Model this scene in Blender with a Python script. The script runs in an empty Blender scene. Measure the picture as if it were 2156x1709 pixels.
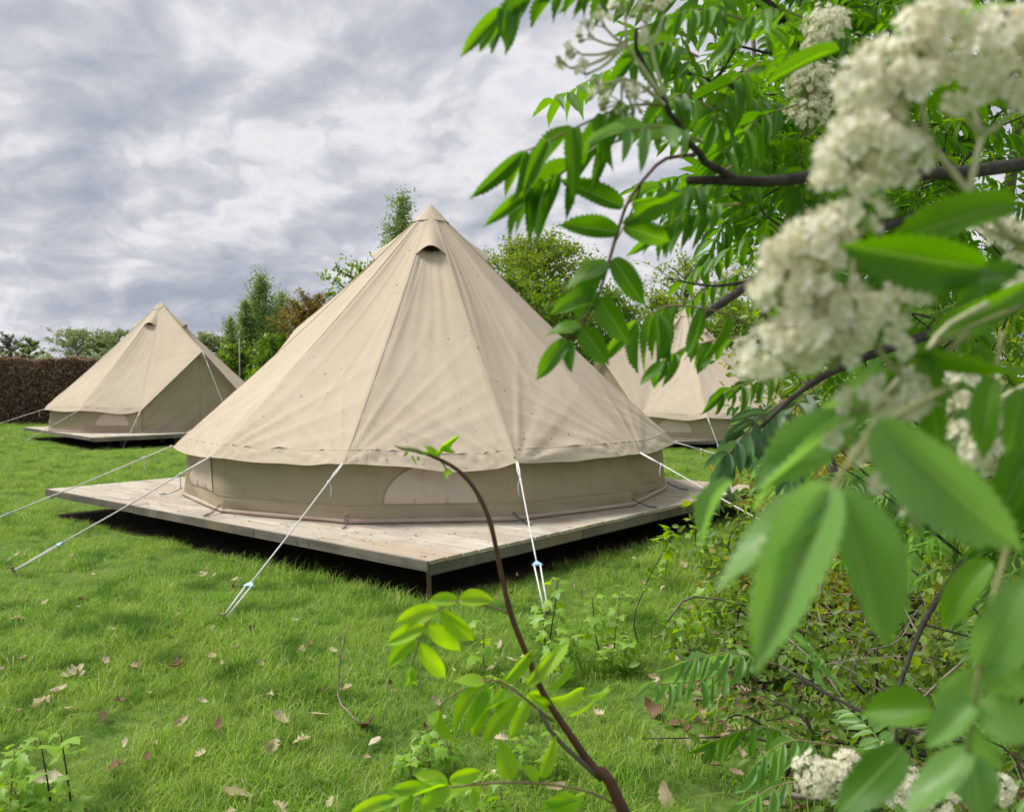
import bpy, math, random
import numpy as np
from mathutils import Vector, Matrix

SC = bpy.context.scene
COL = SC.collection
R = math.radians

# ---------------------------------------------------------------- camera
F, CX, CY = 1705.0, 1078.0, 854.5          # focal length and centre in units of a 2156 px wide frame
EYE, PITCH = 1.40, R(1.75)
cam_d = bpy.data.cameras.new('camera')
cam = bpy.data.objects.new('camera', cam_d)
COL.objects.link(cam)
cam.location = (0, 0, EYE)
cam.rotation_euler = (R(90) - PITCH, 0, 0)
cam_d.sensor_width = 36.0
cam_d.lens = 36.0 * F / 2156.0
cam_d.clip_start, cam_d.clip_end = 0.02, 3000
cam_d.dof.use_dof = True
cam_d.dof.focus_distance = 2.6
cam_d.dof.aperture_fstop = 8.9
SC.camera = cam

# ---------------------------------------------------------------- light and exposure
SUN_EL, SUN_AZ = R(56), R(284)             # azimuth from +Y, clockwise
SC.render.engine = 'CYCLES'
SC.cycles.use_denoising = True
SC.cycles.max_bounces = 8
SC.cycles.diffuse_bounces = 4
SC.cycles.transmission_bounces = 6
SC.cycles.transparent_max_bounces = 8
SC.view_settings.view_transform = 'Standard'
SC.view_settings.look = 'None'
SC.view_settings.exposure = 1.56
SC.view_settings.gamma = 1.0
SC.view_settings.use_curve_mapping = False

sun_d = bpy.data.lights.new('sun', 'SUN')
sun_d.energy = 1.5
sun_d.angle = R(22)
sun_d.color = (1.0, 0.96, 0.9)
sun = bpy.data.objects.new('sun', sun_d)
COL.objects.link(sun)
sdir = Vector((math.sin(SUN_AZ) * math.cos(SUN_EL), math.cos(SUN_AZ) * math.cos(SUN_EL), math.sin(SUN_EL)))
sun.rotation_euler = sdir.to_track_quat('Z', 'Y').to_euler()
sun.location = (0, 0, 30)


class NT:
    """small helper to wire node trees"""
    def __init__(s, tree):
        s.t = tree
        s.n = tree.nodes
        s.l = tree.links

    def new(s, typ, **kw):
        nd = s.n.new(typ)
        for k, v in kw.items():
            setattr(nd, k, v)
        return nd

    def put(s, sock, val):
        if isinstance(val, bpy.types.NodeSocket):
            s.l.new(val, sock)
        elif val is not None:
            if isinstance(val, (tuple, list)) and len(val) == 3 and len(sock.default_value) == 4:
                val = (*val, 1)
            sock.default_value = val

    def math(s, op, a, b=None, c=None, clamp=False):
        nd = s.new('ShaderNodeMath', operation=op, use_clamp=clamp)
        for i, v in enumerate((a, b, c)):
            if v is not None:
                s.put(nd.inputs[i], v)
        return nd.outputs[0]

    def vmath(s, op, a, b=None):
        nd = s.new('ShaderNodeVectorMath', operation=op)
        s.put(nd.inputs[0], a)
        if b is not None:
            s.put(nd.inputs['Scale' if op == 'SCALE' else 1], b)
        return nd.outputs[0]

    def noise(s, vec, scale, detail=4, rough=0.55, dist=0.0, col=False):
        nd = s.new('ShaderNodeTexNoise')
        s.put(nd.inputs['Vector'], vec)
        nd.inputs['Scale'].default_value = scale
        nd.inputs['Detail'].default_value = detail
        nd.inputs['Roughness'].default_value = rough
        nd.inputs['Distortion'].default_value = dist
        return nd.outputs['Color' if col else 'Fac']

    def ramp(s, fac, stops, interp='LINEAR'):
        nd = s.new('ShaderNodeValToRGB')
        cr = nd.color_ramp
        cr.interpolation = interp
        while len(cr.elements) < len(stops):
            cr.elements.new(0.5)
        for e, (p, c) in zip(cr.elements, stops):
            e.position = p
            e.color = (*c, 1) if isinstance(c, (tuple, list)) else (c, c, c, 1)
        s.put(nd.inputs[0], fac)
        return nd.outputs[0]

    def mix(s, fac, a, b, mode='MIX'):
        nd = s.new('ShaderNodeMix', data_type='RGBA', blend_type=mode)
        s.put(nd.inputs[0], fac)
        s.put(nd.inputs[6], a)
        s.put(nd.inputs[7], b)
        return nd.outputs[2]

    def maprange(s, v, a, b, c=0.0, d=1.0):
        nd = s.new('ShaderNodeMapRange', interpolation_type='SMOOTHSTEP')
        for i, x in enumerate((v, a, b, c, d)):
            s.put(nd.inputs[i], x)
        return nd.outputs[0]


# ---------------------------------------------------------------- cloudy sky
world = bpy.data.worlds.new('World')
SC.world = world
world.use_nodes = True
w = NT(world.node_tree)
w.n.clear()
sky = w.new('ShaderNodeTexSky', sky_type='NISHITA')
sky.sun_disc = False
sky.sun_elevation = SUN_EL
sky.sun_rotation = SUN_AZ
tc = w.new('ShaderNodeTexCoord').outputs['Generated']
sep = w.new('ShaderNodeSeparateXYZ')
w.put(sep.inputs[0], tc)
zz = w.math('ADD', w.math('ABSOLUTE', sep.outputs[2]), 0.42)
comb = w.new('ShaderNodeCombineXYZ')
w.put(comb.inputs[0], w.math('DIVIDE', sep.outputs[0], zz))
w.put(comb.inputs[1], w.math('DIVIDE', sep.outputs[1], zz))
pl0 = w.vmath('ADD', comb.outputs[0], (1.7, 0.4, 0.0))
# bend the cloud field so that the masses roll instead of streaking
wp = w.vmath('SCALE', w.vmath('SUBTRACT', w.noise(pl0, 3.2, 3, 0.5, col=True), (0.5, 0.5, 0.5)), 0.20)
pl = w.vmath('ADD', pl0, wp)


def billow(vec, scale, detail):
    return w.math('ABSOLUTE', w.math('SUBTRACT', w.math('MULTIPLY', w.noise(vec, scale, detail, 0.5), 2.0), 1.0))


def density(vec):
    big_ = w.noise(vec, 1.35, 2, 0.5)
    mid_ = w.noise(vec, 3.3, 9, 0.56)
    puff = w.math('SUBTRACT', 0.30, billow(vec, 5.4, 5))
    return w.math('ADD', w.math('ADD', w.math('MULTIPLY', big_, 0.95), w.math('MULTIPLY', mid_, 0.70)), w.math('MULTIPLY', puff, 0.24))


d1 = density(pl)
d2 = density(w.vmath('ADD', pl, (0.02, 0.045, 0.0)))
lit = w.math('MULTIPLY', w.math('SUBTRACT', d2, d1), 2.2)
shade = w.math('ADD', d1, lit)
CL = 0.215                                  # overall cloud radiance
# thin bright veil between the masses, grey bellies where they are thick
cloud = w.ramp(shade, [(0.54, (1.12 * CL, 1.15 * CL, 1.25 * CL)), (0.70, (1.33 * CL, 1.32 * CL, 1.36 * CL)), (0.78, (1.20 * CL, 1.19 * CL, 1.25 * CL)),
                       (0.87, (0.98 * CL, 1.00 * CL, 1.09 * CL)), (1.0, (0.80 * CL, 0.84 * CL, 0.95 * CL))])
under = w.maprange(shade, 0.96, 1.22)
cloud = w.mix(under, cloud, (0.60 * CL, 0.66 * CL, 0.79 * CL))
blue = w.mix(1.0, sky.outputs[0], (0.06, 0.06, 0.06), 'MULTIPLY')
blue = w.mix(0.5, blue, (0.85 * CL, 1.05 * CL, 1.40 * CL))
skycol = w.mix(w.math('MULTIPLY', w.maprange(d1, 0.72, 0.60), 0.18), cloud, blue)
bg = w.new('ShaderNodeBackground')
w.put(bg.inputs[0], skycol)
bg.inputs[1].default_value = 1.0
out = w.new('ShaderNodeOutputWorld')
w.l.new(bg.outputs[0], out.inputs[0])

# ---------------------------------------------------------------- projection helpers (photo pixel + real distance -> place)
CP, SP = math.cos(PITCH), math.sin(PITCH)


def px(u, v, d):
    x, y = (u - CX) / F * d, -(v - CY) / F * d
    return Vector((x, d * CP + y * SP, EYE - d * SP + y * CP))


def gnd(u, v, z=0.0):
    k = SP * 1.0 + (v - CY) / F * CP        # drop per unit depth
    return px(u, v, (EYE - z) / k)


# ---------------------------------------------------------------- mesh helpers
class MB:
    """collects geometry in world space, builds ONE mesh object"""
    def __init__(s):
        s.v, s.f, s.t, s.uv = [], [], [], None

    def add(s, verts, faces, tint=0.0):
        o = len(s.v)
        s.v.extend([tuple(p) for p in verts])
        s.t.extend([tint] * len(verts))
        s.f.extend([tuple(i + o for i in f) for f in faces])
        return o

    def grid(s, P, tint=0.0, closed=False):
        """P: list of rows of points"""
        n, m = len(P), len(P[0])
        fs = []
        for i in range(n - 1):
            for j in range(m - 1 if not closed else m):
                k = (j + 1) % m
                fs.append((i * m + j, i * m + k, (i + 1) * m + k, (i + 1) * m + j))
        s.add([p for r in P for p in r], fs, tint)

    def tube(s, pts, rad, sides=6, cap=True, tint=0.0):
        pts = [Vector(p) for p in pts]
        n = len(pts)
        if not hasattr(rad, '__len__'):
            rad = [rad] * n
        nrm = None
        rows = []
        for i in range(n):
            a, b = pts[max(i - 1, 0)], pts[min(i + 1, n - 1)]
            t = (b - a)
            t = t.normalized() if t.length > 1e-9 else Vector((0, 0, 1))
            if nrm is None:
                nrm = t.orthogonal().normalized()
            else:
                nrm = (nrm - t * nrm.dot(t))
                nrm = nrm.normalized() if nrm.length > 1e-6 else t.orthogonal().normalized()
            bn = t.cross(nrm)
            rows.append([pts[i] + (nrm * math.cos(2 * math.pi * k / sides) + bn * math.sin(2 * math.pi * k / sides)) * rad[i]
                         for k in range(sides)])
        o = len(s.v)
        s.grid(rows, tint, closed=True)
        if cap:
            s.f.append(tuple(o + k for k in range(sides))[::-1])
            s.f.append(tuple(o + (n - 1) * sides + k for k in range(sides)))

    def box(s, c, ax, ay, az, tint=0.0):
        c, ax, ay, az = Vector(c), Vector(ax), Vector(ay), Vector(az)
        vs = [c + ax * i + ay * j + az * k for k in (-1, 1) for j in (-1, 1) for i in (-1, 1)]
        s.add(vs, [(0, 2, 3, 1), (4, 5, 7, 6), (0, 1, 5, 4), (2, 6, 7, 3), (0, 4, 6, 2), (1, 3, 7, 5)], tint)

    def mesh(s, name, mat, loc=(0, 0, 0), smooth=True):
        me = bpy.data.meshes.new(name)
        lx, ly, lz = loc
        me.from_pydata([(a - lx, b - ly, c - lz) for a, b, c in s.v], [], s.f)
        if any(s.t):
            me.attributes.new('tint', 'FLOAT', 'POINT').data.foreach_set('value', np.array(s.t, 'f'))
        if smooth:
            me.polygons.foreach_set('use_smooth', [True] * len(me.polygons))
        if mat:
            me.materials.append(mat)
        return me

    def build(s, name, mat, parent=None, smooth=True, loc=None, **props):
        """parent: thing or part; vertices are world space, the object sits at its thing's base"""
        if loc is None:
            loc = base_of(parent) if parent else (0, 0, 0)
        me = s.mesh(name, mat, loc, smooth)
        o = bpy.data.objects.new(name, me)
        COL.objects.link(o)
        if parent:
            o.parent = parent
        else:
            o.location = loc
        for k, v in props.items():
            o[k] = v
        return o


def base_of(o):
    while o.parent:
        o = o.parent
    return o.location


def thing(name, label, cat, loc, group=None):
    o = bpy.data.objects.new(name, None)
    COL.objects.link(o)
    o.location = loc
    o.empty_display_size = 0.1
    tag(o, label, cat, group)
    return o


def tag(o, label, cat, group=None):
    o['label'] = label
    o['category'] = cat
    if group:
        o['group'] = group
    return o


def place(name, me, parent, M, **props):
    """object sharing mesh data at world matrix M under a thing whose base is pure translation"""
    o = bpy.data.objects.new(name, me)
    COL.objects.link(o)
    if parent:
        o.parent = parent
        o.matrix_basis = Matrix.Translation(-Vector(base_of(parent))) @ M
    else:
        o.matrix_basis = M
    for k, v in props.items():
        o[k] = v
    return o


def frame(b, t, n, wid=1.0, length=None):
    """matrix: local Y from b to t (scaled to its length), local Z near n, X scaled by wid"""
    b, t = Vector(b), Vector(t)
    y = t - b
    L = y.length
    y = y / L
    x = y.cross(Vector(n))
    x = x.normalized() if x.length > 1e-5 else y.orthogonal().normalized()
    z = x.cross(y)
    L = length or L
    M = Matrix.Identity(4)
    for i in range(3):
        M[i][0], M[i][1], M[i][2], M[i][3] = x[i] * wid, y[i] * L, z[i] * L, b[i]
    return M


def spline(pts, n):
    """Catmull-Rom through pts"""
    P = [Vector(p) for p in pts]
    P = [P[0] * 2 - P[1]] + P + [P[-1] * 2 - P[-2]]
    m = len(P) - 3
    res = []
    for i in range(n):
        x = i / (n - 1) * m
        k = min(int(x), m - 1)
        t = x - k
        a, b, c, d = P[k:k + 4]
        res.append(0.5 * ((2 * b) + (c - a) * t + (2 * a - 5 * b + 4 * c - d) * t * t + (3 * b - a - 3 * c + d) * t ** 3))
    return res


def wob(seed, n=6, lo=0.7, hi=3.0):
    """smooth 1-D noise function in about -1..1"""
    r = random.Random(seed)
    ks = [(r.uniform(lo, hi), r.uniform(0, 6.28), r.uniform(0.5, 1)) for _ in range(n)]
    tot = math.sqrt(sum(a * a for _, _, a in ks) / 2)
    return lambda x: sum(a * math.sin(k * x + p) for k, p, a in ks) / (tot * 1.6)


# ---------------------------------------------------------------- materials
def material(name):
    m = bpy.data.materials.new(name)
    m.use_nodes = True
    t = NT(m.node_tree)
    t.n.clear()
    o = t.new('ShaderNodeOutputMaterial')
    return m, t, o


def principled(t, col, rough=0.6, spec=0.3, bump=None, bstr=0.3, bdist=0.01):
    p = t.new('ShaderNodeBsdfPrincipled')
    t.put(p.inputs['Base Color'], col)
    t.put(p.inputs['Roughness'], rough)
    p.inputs['Specular IOR Level'].default_value = spec
    if bump is not None:
        b = t.new('ShaderNodeBump')
        b.inputs['Strength'].default_value = bstr
        b.inputs['Distance'].default_value = bdist
        t.put(b.inputs['Height'], bump)
        t.l.new(b.outputs[0], p.inputs['Normal'])
    return p


def simple(name, a, b, scale=8.0, rough=0.7, spec=0.2, bstr=0.2, bdist=0.01, objco=True):
    m, t, o = material(name)
    co = t.new('ShaderNodeTexCoord').outputs['Object']
    n = t.noise(co, scale, 5, 0.6)
    c = t.ramp(n, [(0.3, a), (0.7, b)])
    p = principled(t, c, rough, spec, t.noise(co, scale * 6, 3, 0.6), bstr, bdist)
    t.l.new(p.outputs[0], o.inputs[0])
    return m


def leaf_mat(name, cols, trans=0.4, tcol=None, rough=0.45, spec=0.35, veins=False, detail=20.0, hue=0.485):
    """cols: ramp of greens picked per leaf; light also passes through the blade"""
    m, t, o = material(name)
    oi = t.new('ShaderNodeObjectInfo').outputs['Random']
    at = t.new('ShaderNodeAttribute', attribute_name='tint').outputs['Fac']
    geo = t.new('ShaderNodeNewGeometry')
    f = t.math('FRACT', t.math('ADD', oi, at))
    n = t.noise(geo.outputs['Position'], detail, 3, 0.6)
    f2 = t.math('ADD', t.math('MULTIPLY', f, 0.75), t.math('MULTIPLY', n, 0.25), clamp=True)
    k = len(cols)
    c = t.ramp(f2, [(i / (k - 1), cc) for i, cc in enumerate(cols)])
    bump = None
    if veins:
        uv = t.new('ShaderNodeUVMap').outputs[0]
        s = t.new('ShaderNodeSeparateXYZ')
        t.put(s.inputs[0], uv)
        du = t.math('ABSOLUTE', t.math('SUBTRACT', s.outputs[0], 0.5))
        rib = t.maprange(du, 0.035, 0.012)
        sv = t.math('SINE', t.math('MULTIPLY', t.math('SUBTRACT', s.outputs[1], t.math('MULTIPLY', du, 0.55)), 75.0))
        sv = t.maprange(sv, 0.72, 1.0)
        vein = t.math('MAXIMUM', rib, t.math('MULTIPLY', sv, 0.35))
        c = t.mix(t.math('MULTIPLY', vein, 0.5), c, (0.34, 0.46, 0.16))
        bump = t.math('MULTIPLY', vein, -1.0)
        sp = t.maprange(t.noise(geo.outputs['Position'], 420, 2, 0.5), 0.70, 0.76, 0, 0.55)
        sp = t.math('MULTIPLY', sp, t.maprange(t.noise(geo.outputs['Position'], 45, 2, 0.5), 0.48, 0.6))
        c = t.mix(sp, c, (0.16, 0.11, 0.035))
    p = principled(t, c, rough, spec, bump, 0.25, 0.0015)
    tr = t.new('ShaderNodeBsdfTranslucent')
    hs = t.new('ShaderNodeHueSaturation')
    hs.inputs['Hue'].default_value = hue
    hs.inputs['Saturation'].default_value = 1.2
    hs.inputs['Value'].default_value = 1.9
    t.put(hs.inputs['Color'], c)
    t.put(tr.inputs[0], hs.outputs[0] if tcol is None else tcol)
    mx = t.new('ShaderNodeMixShader')
    mx.inputs[0].default_value = trans
    t.l.new(p.outputs[0], mx.inputs[1])
    t.l.new(tr.outputs[0], mx.inputs[2])
    t.l.new(mx.outputs[0], o.inputs[0])
    return m


def canvas_mat(name, a, b, trans=0.12, specks=True):
    m, t, o = material(name)
    co = t.new('ShaderNodeTexCoord').outputs['Object']
    n = t.noise(co, 1.3, 5, 0.6)
    c = t.ramp(n, [(0.3, a), (0.7, b)])
    # faint rain streaks and mildew bloom
    mp = t.new('ShaderNodeMapping')
    mp.inputs['Scale'].default_value = (5, 5, 0.7)
    t.put(mp.inputs[0], co)
    st = t.noise(mp.outputs[0], 2.2, 5, 0.62)
    c = t.mix(t.maprange(st, 0.5, 0.75, 0, 0.22), c, (a[0] * 0.78, a[1] * 0.76, a[2] * 0.74))
    if specks:
        vo = t.new('ShaderNodeTexVoronoi', feature='F1')
        vo.inputs['Scale'].default_value = 13.0
        t.put(vo.inputs['Vector'], t.vmath('ADD', co, t.vmath('SCALE', t.noise(co, 30, 2, col=True), 0.03)))
        wn = t.new('ShaderNodeSeparateColor')
        t.put(wn.inputs[0], vo.outputs['Color'])
        keep = t.math('GREATER_THAN', wn.outputs[0], t.math('SUBTRACT', 0.96, t.math('MULTIPLY', t.maprange(t.noise(co, 0.8, 2), 0.42, 0.62), 0.42)))
        dot = t.math('LESS_THAN', vo.outputs['Distance'], t.math('ADD', t.math('MULTIPLY', wn.outputs[1], 0.10), 0.045))
        c = t.mix(t.math('MULTIPLY', t.math('MULTIPLY', keep, dot), 0.85), c, (0.13, 0.10, 0.07))
    wv = t.noise(co, 420, 2, 0.5)
    p = principled(t, c, 0.85, 0.12, t.math('ADD', wv, t.math('MULTIPLY', t.noise(co, 26, 4, 0.6), 1.0)), 0.10, 0.003)
    tr = t.new('ShaderNodeBsdfTranslucent')
    t.put(tr.inputs[0], c)
    mx = t.new('ShaderNodeMixShader')
    mx.inputs[0].default_value = trans
    t.l.new(p.outputs[0], mx.inputs[1])
    t.l.new(tr.outputs[0], mx.inputs[2])
    t.l.new(mx.outputs[0], o.inputs[0])
    return m


def wood_mat(name, a, b, c3, axis_scale=(1.2, 26, 26), wear=0.6):
    m, t, o = material(name)
    co = t.new('ShaderNodeTexCoord').outputs['Object']
    oi = t.new('ShaderNodeObjectInfo').outputs['Random']
    off = t.vmath('SCALE', (13.0, 7.0, 5.0), oi)
    mp = t.new('ShaderNodeMapping')
    mp.inputs['Scale'].default_value = axis_scale
    t.put(mp.inputs[0], t.vmath('ADD', co, off))
    g = t.noise(mp.outputs[0], 1.0, 6, 0.65, 0.6)
    blot = t.noise(t.vmath('ADD', co, off), 1.6, 5, 0.62)
    c = t.ramp(g, [(0.25, a), (0.5, b), (0.75, c3)])
    c = t.mix(t.maprange(blot, 0.42, 0.62, 0, wear), c, (0.33, 0.285, 0.235))
    c = t.mix(t.maprange(t.noise(t.vmath('ADD', co, off), 0.9, 4, 0.6), 0.52, 0.66, 0, wear * 0.8), c, (0.42, 0.30, 0.18))
    c = t.mix(t.math('MULTIPLY', oi, 0.28), c, (b[0] * 0.72, b[1] * 0.68, b[2] * 0.64))
    # bud scales and crumbs lying on the boards
    vo = t.new('ShaderNodeTexVoronoi', feature='F1')
    vo.inputs['Scale'].default_value = 12
    geo = t.new('ShaderNodeNewGeometry').outputs['Position']
    t.put(vo.inputs['Vector'], t.vmath('ADD', geo, t.vmath('SCALE', t.noise(geo, 40, 2, col=True), 0.04)))
    sc = t.new('ShaderNodeSeparateColor')
    t.put(sc.inputs[0], vo.outputs['Color'])
    d = t.math('MULTIPLY', t.math('GREATER_THAN', sc.outputs[0], 0.62), t.math('LESS_THAN', vo.outputs['Distance'], t.math('MULTIPLY', sc.outputs[1], 0.20)))
    c = t.mix(t.math('MULTIPLY', d, 0.75), c, (0.10, 0.07, 0.045))
    p = principled(t, c, 0.8, 0.15, g, 0.35, 0.006)
    t.l.new(p.outputs[0], o.inputs[0])
    return m


M = {}
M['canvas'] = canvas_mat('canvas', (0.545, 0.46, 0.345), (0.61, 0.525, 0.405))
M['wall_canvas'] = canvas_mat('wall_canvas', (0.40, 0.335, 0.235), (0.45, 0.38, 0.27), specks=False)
M['window'] = canvas_mat('window_flap', (0.62, 0.52, 0.435), (0.66, 0.555, 0.465), specks=False)
M['sheet'] = simple('groundsheet', (0.43, 0.345, 0.275), (0.52, 0.42, 0.345), 5, 0.55, 0.3)
M['net'] = simple('vent_net', (0.02, 0.018, 0.016), (0.035, 0.03, 0.026), 80, 0.9)
M['rope'] = simple('rope', (0.62, 0.61, 0.58), (0.76, 0.75, 0.72), 60, 0.8, 0.2, 0.5, 0.003)
M['slider'] = simple('slider_plastic', (0.33, 0.56, 0.75), (0.38, 0.62, 0.80), 20, 0.4, 0.5, 0.05)
M['rubber'] = simple('strap_rubber', (0.04, 0.045, 0.06), (0.09, 0.095, 0.12), 30, 0.5, 0.5)
M['steel'] = simple('steel', (0.45, 0.45, 0.45), (0.6, 0.6, 0.6), 30, 0.35, 0.8)
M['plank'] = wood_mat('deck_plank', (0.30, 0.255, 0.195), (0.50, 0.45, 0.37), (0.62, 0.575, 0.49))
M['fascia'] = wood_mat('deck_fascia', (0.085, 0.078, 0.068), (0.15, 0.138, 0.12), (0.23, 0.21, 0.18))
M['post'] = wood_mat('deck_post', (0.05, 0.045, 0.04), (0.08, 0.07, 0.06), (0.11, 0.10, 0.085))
M['stake'] = wood_mat('stake', (0.12, 0.08, 0.05), (0.2, 0.14, 0.09), (0.28, 0.2, 0.13), (20, 20, 2))
M['bark_dark'] = simple('bark_dark', (0.022, 0.017, 0.014), (0.075, 0.06, 0.05), 60, 0.75, 0.25, 0.6, 0.003)
M['bark_grey'] = simple('bark_grey', (0.10, 0.085, 0.07), (0.20, 0.175, 0.15), 12, 0.85, 0.15, 0.6, 0.01)
M['pedicel'] = simple('pedicel', (0.42, 0.44, 0.24), (0.55, 0.55, 0.34), 90, 0.6, 0.2)
M['bark_red'] = simple('bark_red', (0.06, 0.022, 0.014), (0.12, 0.05, 0.03), 90, 0.5, 0.4, 0.3, 0.001)
M['bark_pale'] = simple('bark_pale', (0.30, 0.27, 0.24), (0.45, 0.42, 0.38), 9, 0.85)
M['stalk'] = simple('green_stalk', (0.19, 0.22, 0.07), (0.32, 0.31, 0.13), 90, 0.5, 0.3)
M['rachis'] = simple('leaf_rachis', (0.22, 0.15, 0.08), (0.30, 0.26, 0.12), 90, 0.5, 0.3)
M['twig_dead'] = simple('dead_twig', (0.16, 0.125, 0.095), (0.34, 0.29, 0.24), 40, 0.85, 0.15)

# ================================================================ ground
rs = np.random.RandomState(11)
m, t, o = material('ground_turf')
geo = t.new('ShaderNodeNewGeometry').outputs['Position']
n1 = t.noise(geo, 0.35, 4, 0.6)
n2 = t.noise(geo, 9.0, 5, 0.65)
c = t.ramp(n2, [(0.28, (0.03, 0.055, 0.012)), (0.5, (0.075, 0.13, 0.025)), (0.75, (0.13, 0.20, 0.045))])
c = t.mix(t.maprange(n1, 0.35, 0.7, 0, 0.5), c, (0.15, 0.24, 0.05))
p = principled(t, c, 0.9, 0.1, n2, 0.6, 0.03)
t.l.new(p.outputs[0], o.inputs[0])
M['turf'] = m
g = MB()
xs = [-700, -200, -60, -25, -12, -6, -3, -1.5, 0, 1.5, 3, 6, 12, 25, 60, 200, 700]
ys = [-60, -10, -2, 0, 1.5, 3, 4.5, 6, 9, 13, 20, 30, 50, 100, 250, 900]
g.grid([[(x, y, 0.0) for x in xs] for y in ys])
g.build('ground', M['turf'], kind='structure')

# ---- grass: tufts scattered by geometry nodes, one object
m, t, o = material('grass_blade')
at = t.new('ShaderNodeAttribute', attribute_name='tint').outputs['Fac']
geo = t.new('ShaderNodeNewGeometry').outputs['Position']
pn = t.noise(geo, 0.9, 4, 0.62)
fine = t.noise(geo, 3.2, 4, 0.65)
c = t.ramp(at, [(0.0, (0.08, 0.185, 0.012)), (0.35, (0.175, 0.345, 0.024)), (0.7, (0.285, 0.465, 0.05)), (0.93, (0.37, 0.49, 0.10)), (1.0, (0.55, 0.50, 0.28))])
c = t.mix(t.maprange(pn, 0.42, 0.66, 0, 0.55), c, (0.34, 0.45, 0.07))
c = t.mix(t.maprange(fine, 0.47, 0.64, 0, 0.75), c, (0.05, 0.15, 0.012))
p = principled(t, c, 0.5, 0.15)
tr = t.new('ShaderNodeBsdfTranslucent')
hs = t.new('ShaderNodeHueSaturation')
hs.inputs['Value'].default_value = 1.7
t.put(hs.inputs['Color'], c)
t.put(tr.inputs[0], hs.outputs[0])
mx = t.new('ShaderNodeMixShader')
mx.inputs[0].default_value = 0.35
t.l.new(p.outputs[0], mx.inputs[1])
t.l.new(tr.outputs[0], mx.inputs[2])
t.l.new(mx.outputs[0], o.inputs[0])
M['grass'] = m

tuft_col = bpy.data.collections.new('grass_tufts')
rr = random.Random(5)


def tuft(i, nb, spread, h0, h1, wid, flat):
    b = MB()
    for _ in range(nb):
        a = rr.uniform(0, 6.283)
        rad = spread * math.sqrt(rr.random())
        bx, by = rad * math.cos(a), rad * math.sin(a)
        la = rr.uniform(0, 6.283)
        h = rr.uniform(h0, h1)
        lean = rr.uniform(0.15, 1.0) * flat * h
        ww = wid * rr.uniform(0.7, 1.2)
        fx, fy = -math.sin(la) * ww, math.cos(la) * ww
        dx, dy = math.cos(la) * lean, math.sin(la) * lean
        ti = min(1, max(0, rr.gauss(0.45, 0.24)))
        if rr.random() < 0.07:
            ti = 1.0
        b.add([(bx - fx, by - fy, -0.004), (bx + fx, by + fy, -0.004),
               (bx + dx * .35 - fx * .8, by + dy * .35 - fy * .8, h * .55), (bx + dx * .35 + fx * .8, by + dy * .35 + fy * .8, h * .55),
               (bx + dx, by + dy, h * (1 - 0.25 * flat * rr.random()))], [(0, 1, 3, 2), (2, 3, 4)], ti)
    ob = bpy.data.objects.new('grass_tuft', b.mesh('grass_tuft', M['grass']))
    tuft_col.objects.link(ob)
    return ob


for i in range(5):
    tuft(i, 30, 0.040, 0.012, 0.036, 0.0010, 1.5)
for i in range(2):
    tuft(i, 24, 0.045, 0.02, 0.055, 0.0011, 1.4)
for i in range(2):
    tuft(i, 14, 0.05, 0.03, 0.075, 0.0012, 1.6)


def scatter_points():
    P, S, K = [], [], []
    fx = np.array([0.35, 0.5, 0.2])
    def band(d0, d1, dens, sc, kinds):
        area = 0.5 * 1.55 * (d1 * d1 - d0 * d0)
        n = int(area * dens)
        d = np.sqrt(rs.rand(n) * (d1 * d1 - d0 * d0) + d0 * d0)
        x = (rs.rand(n) - 0.5) * 1.55 * d
        keep = np.ones(n, bool)
        # thin under the rowan where leaf litter lies
        q = ((x - 1.75) / 1.25) ** 2 + ((d - 3.1) / 1.7) ** 2
        keep &= ~((q < 1) & (rs.rand(n) < 0.80))
        q = ((x - 3.6) / 2.0) ** 2 + ((d - 5.0) / 2.5) ** 2
        keep &= ~((q < 1) & (rs.rand(n) < 0.5))
        # nothing grows in the middle of the decks' shade
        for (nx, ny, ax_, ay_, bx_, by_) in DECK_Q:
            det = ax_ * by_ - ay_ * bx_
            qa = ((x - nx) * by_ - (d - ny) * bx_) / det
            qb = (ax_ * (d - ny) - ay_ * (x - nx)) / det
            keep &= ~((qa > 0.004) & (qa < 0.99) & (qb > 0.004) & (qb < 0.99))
        x, d = x[keep], d[keep]
        clump = 0.55 + 1.0 * (np.sin(x * 2.1 + 1.7 * np.sin(d * 1.3)) * np.sin(d * 1.9 + 1.2 * np.sin(x * 1.7 + 2)) * 0.5 + 0.5)
        P.append(np.stack([x, d, np.zeros_like(x)], 1))
        S.append(sc * clump * (0.7 + 0.6 * rs.rand(len(x))))
    band(1.4, 5.5, 950, 1.0, 0)
    band(5.5, 10, 420, 1.15, 0)
    band(10, 18, 260, 1.2, 0)
    band(18, 34, 80, 1.8, 0)
    # coarse clumps that the mower missed
    for _ in range(70):
        d0 = math.sqrt(rs.uniform(2.3 ** 2, 7.5 ** 2))
        x0 = rs.uniform(-0.72, 0.42) * d0
        if abs(x0 + 1.1) + abs(d0 - 8.5) < 4.3:
            continue
        k = rs.randint(10, 34)
        rad = rs.uniform(0.06, 0.17)
        P.append(np.stack([x0 + rs.randn(k) * rad, d0 + rs.randn(k) * rad, np.zeros(k)], 1))
        S.append(rs.uniform(1.25, 2.0, k))
    return np.concatenate(P), np.concatenate(S)


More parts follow.
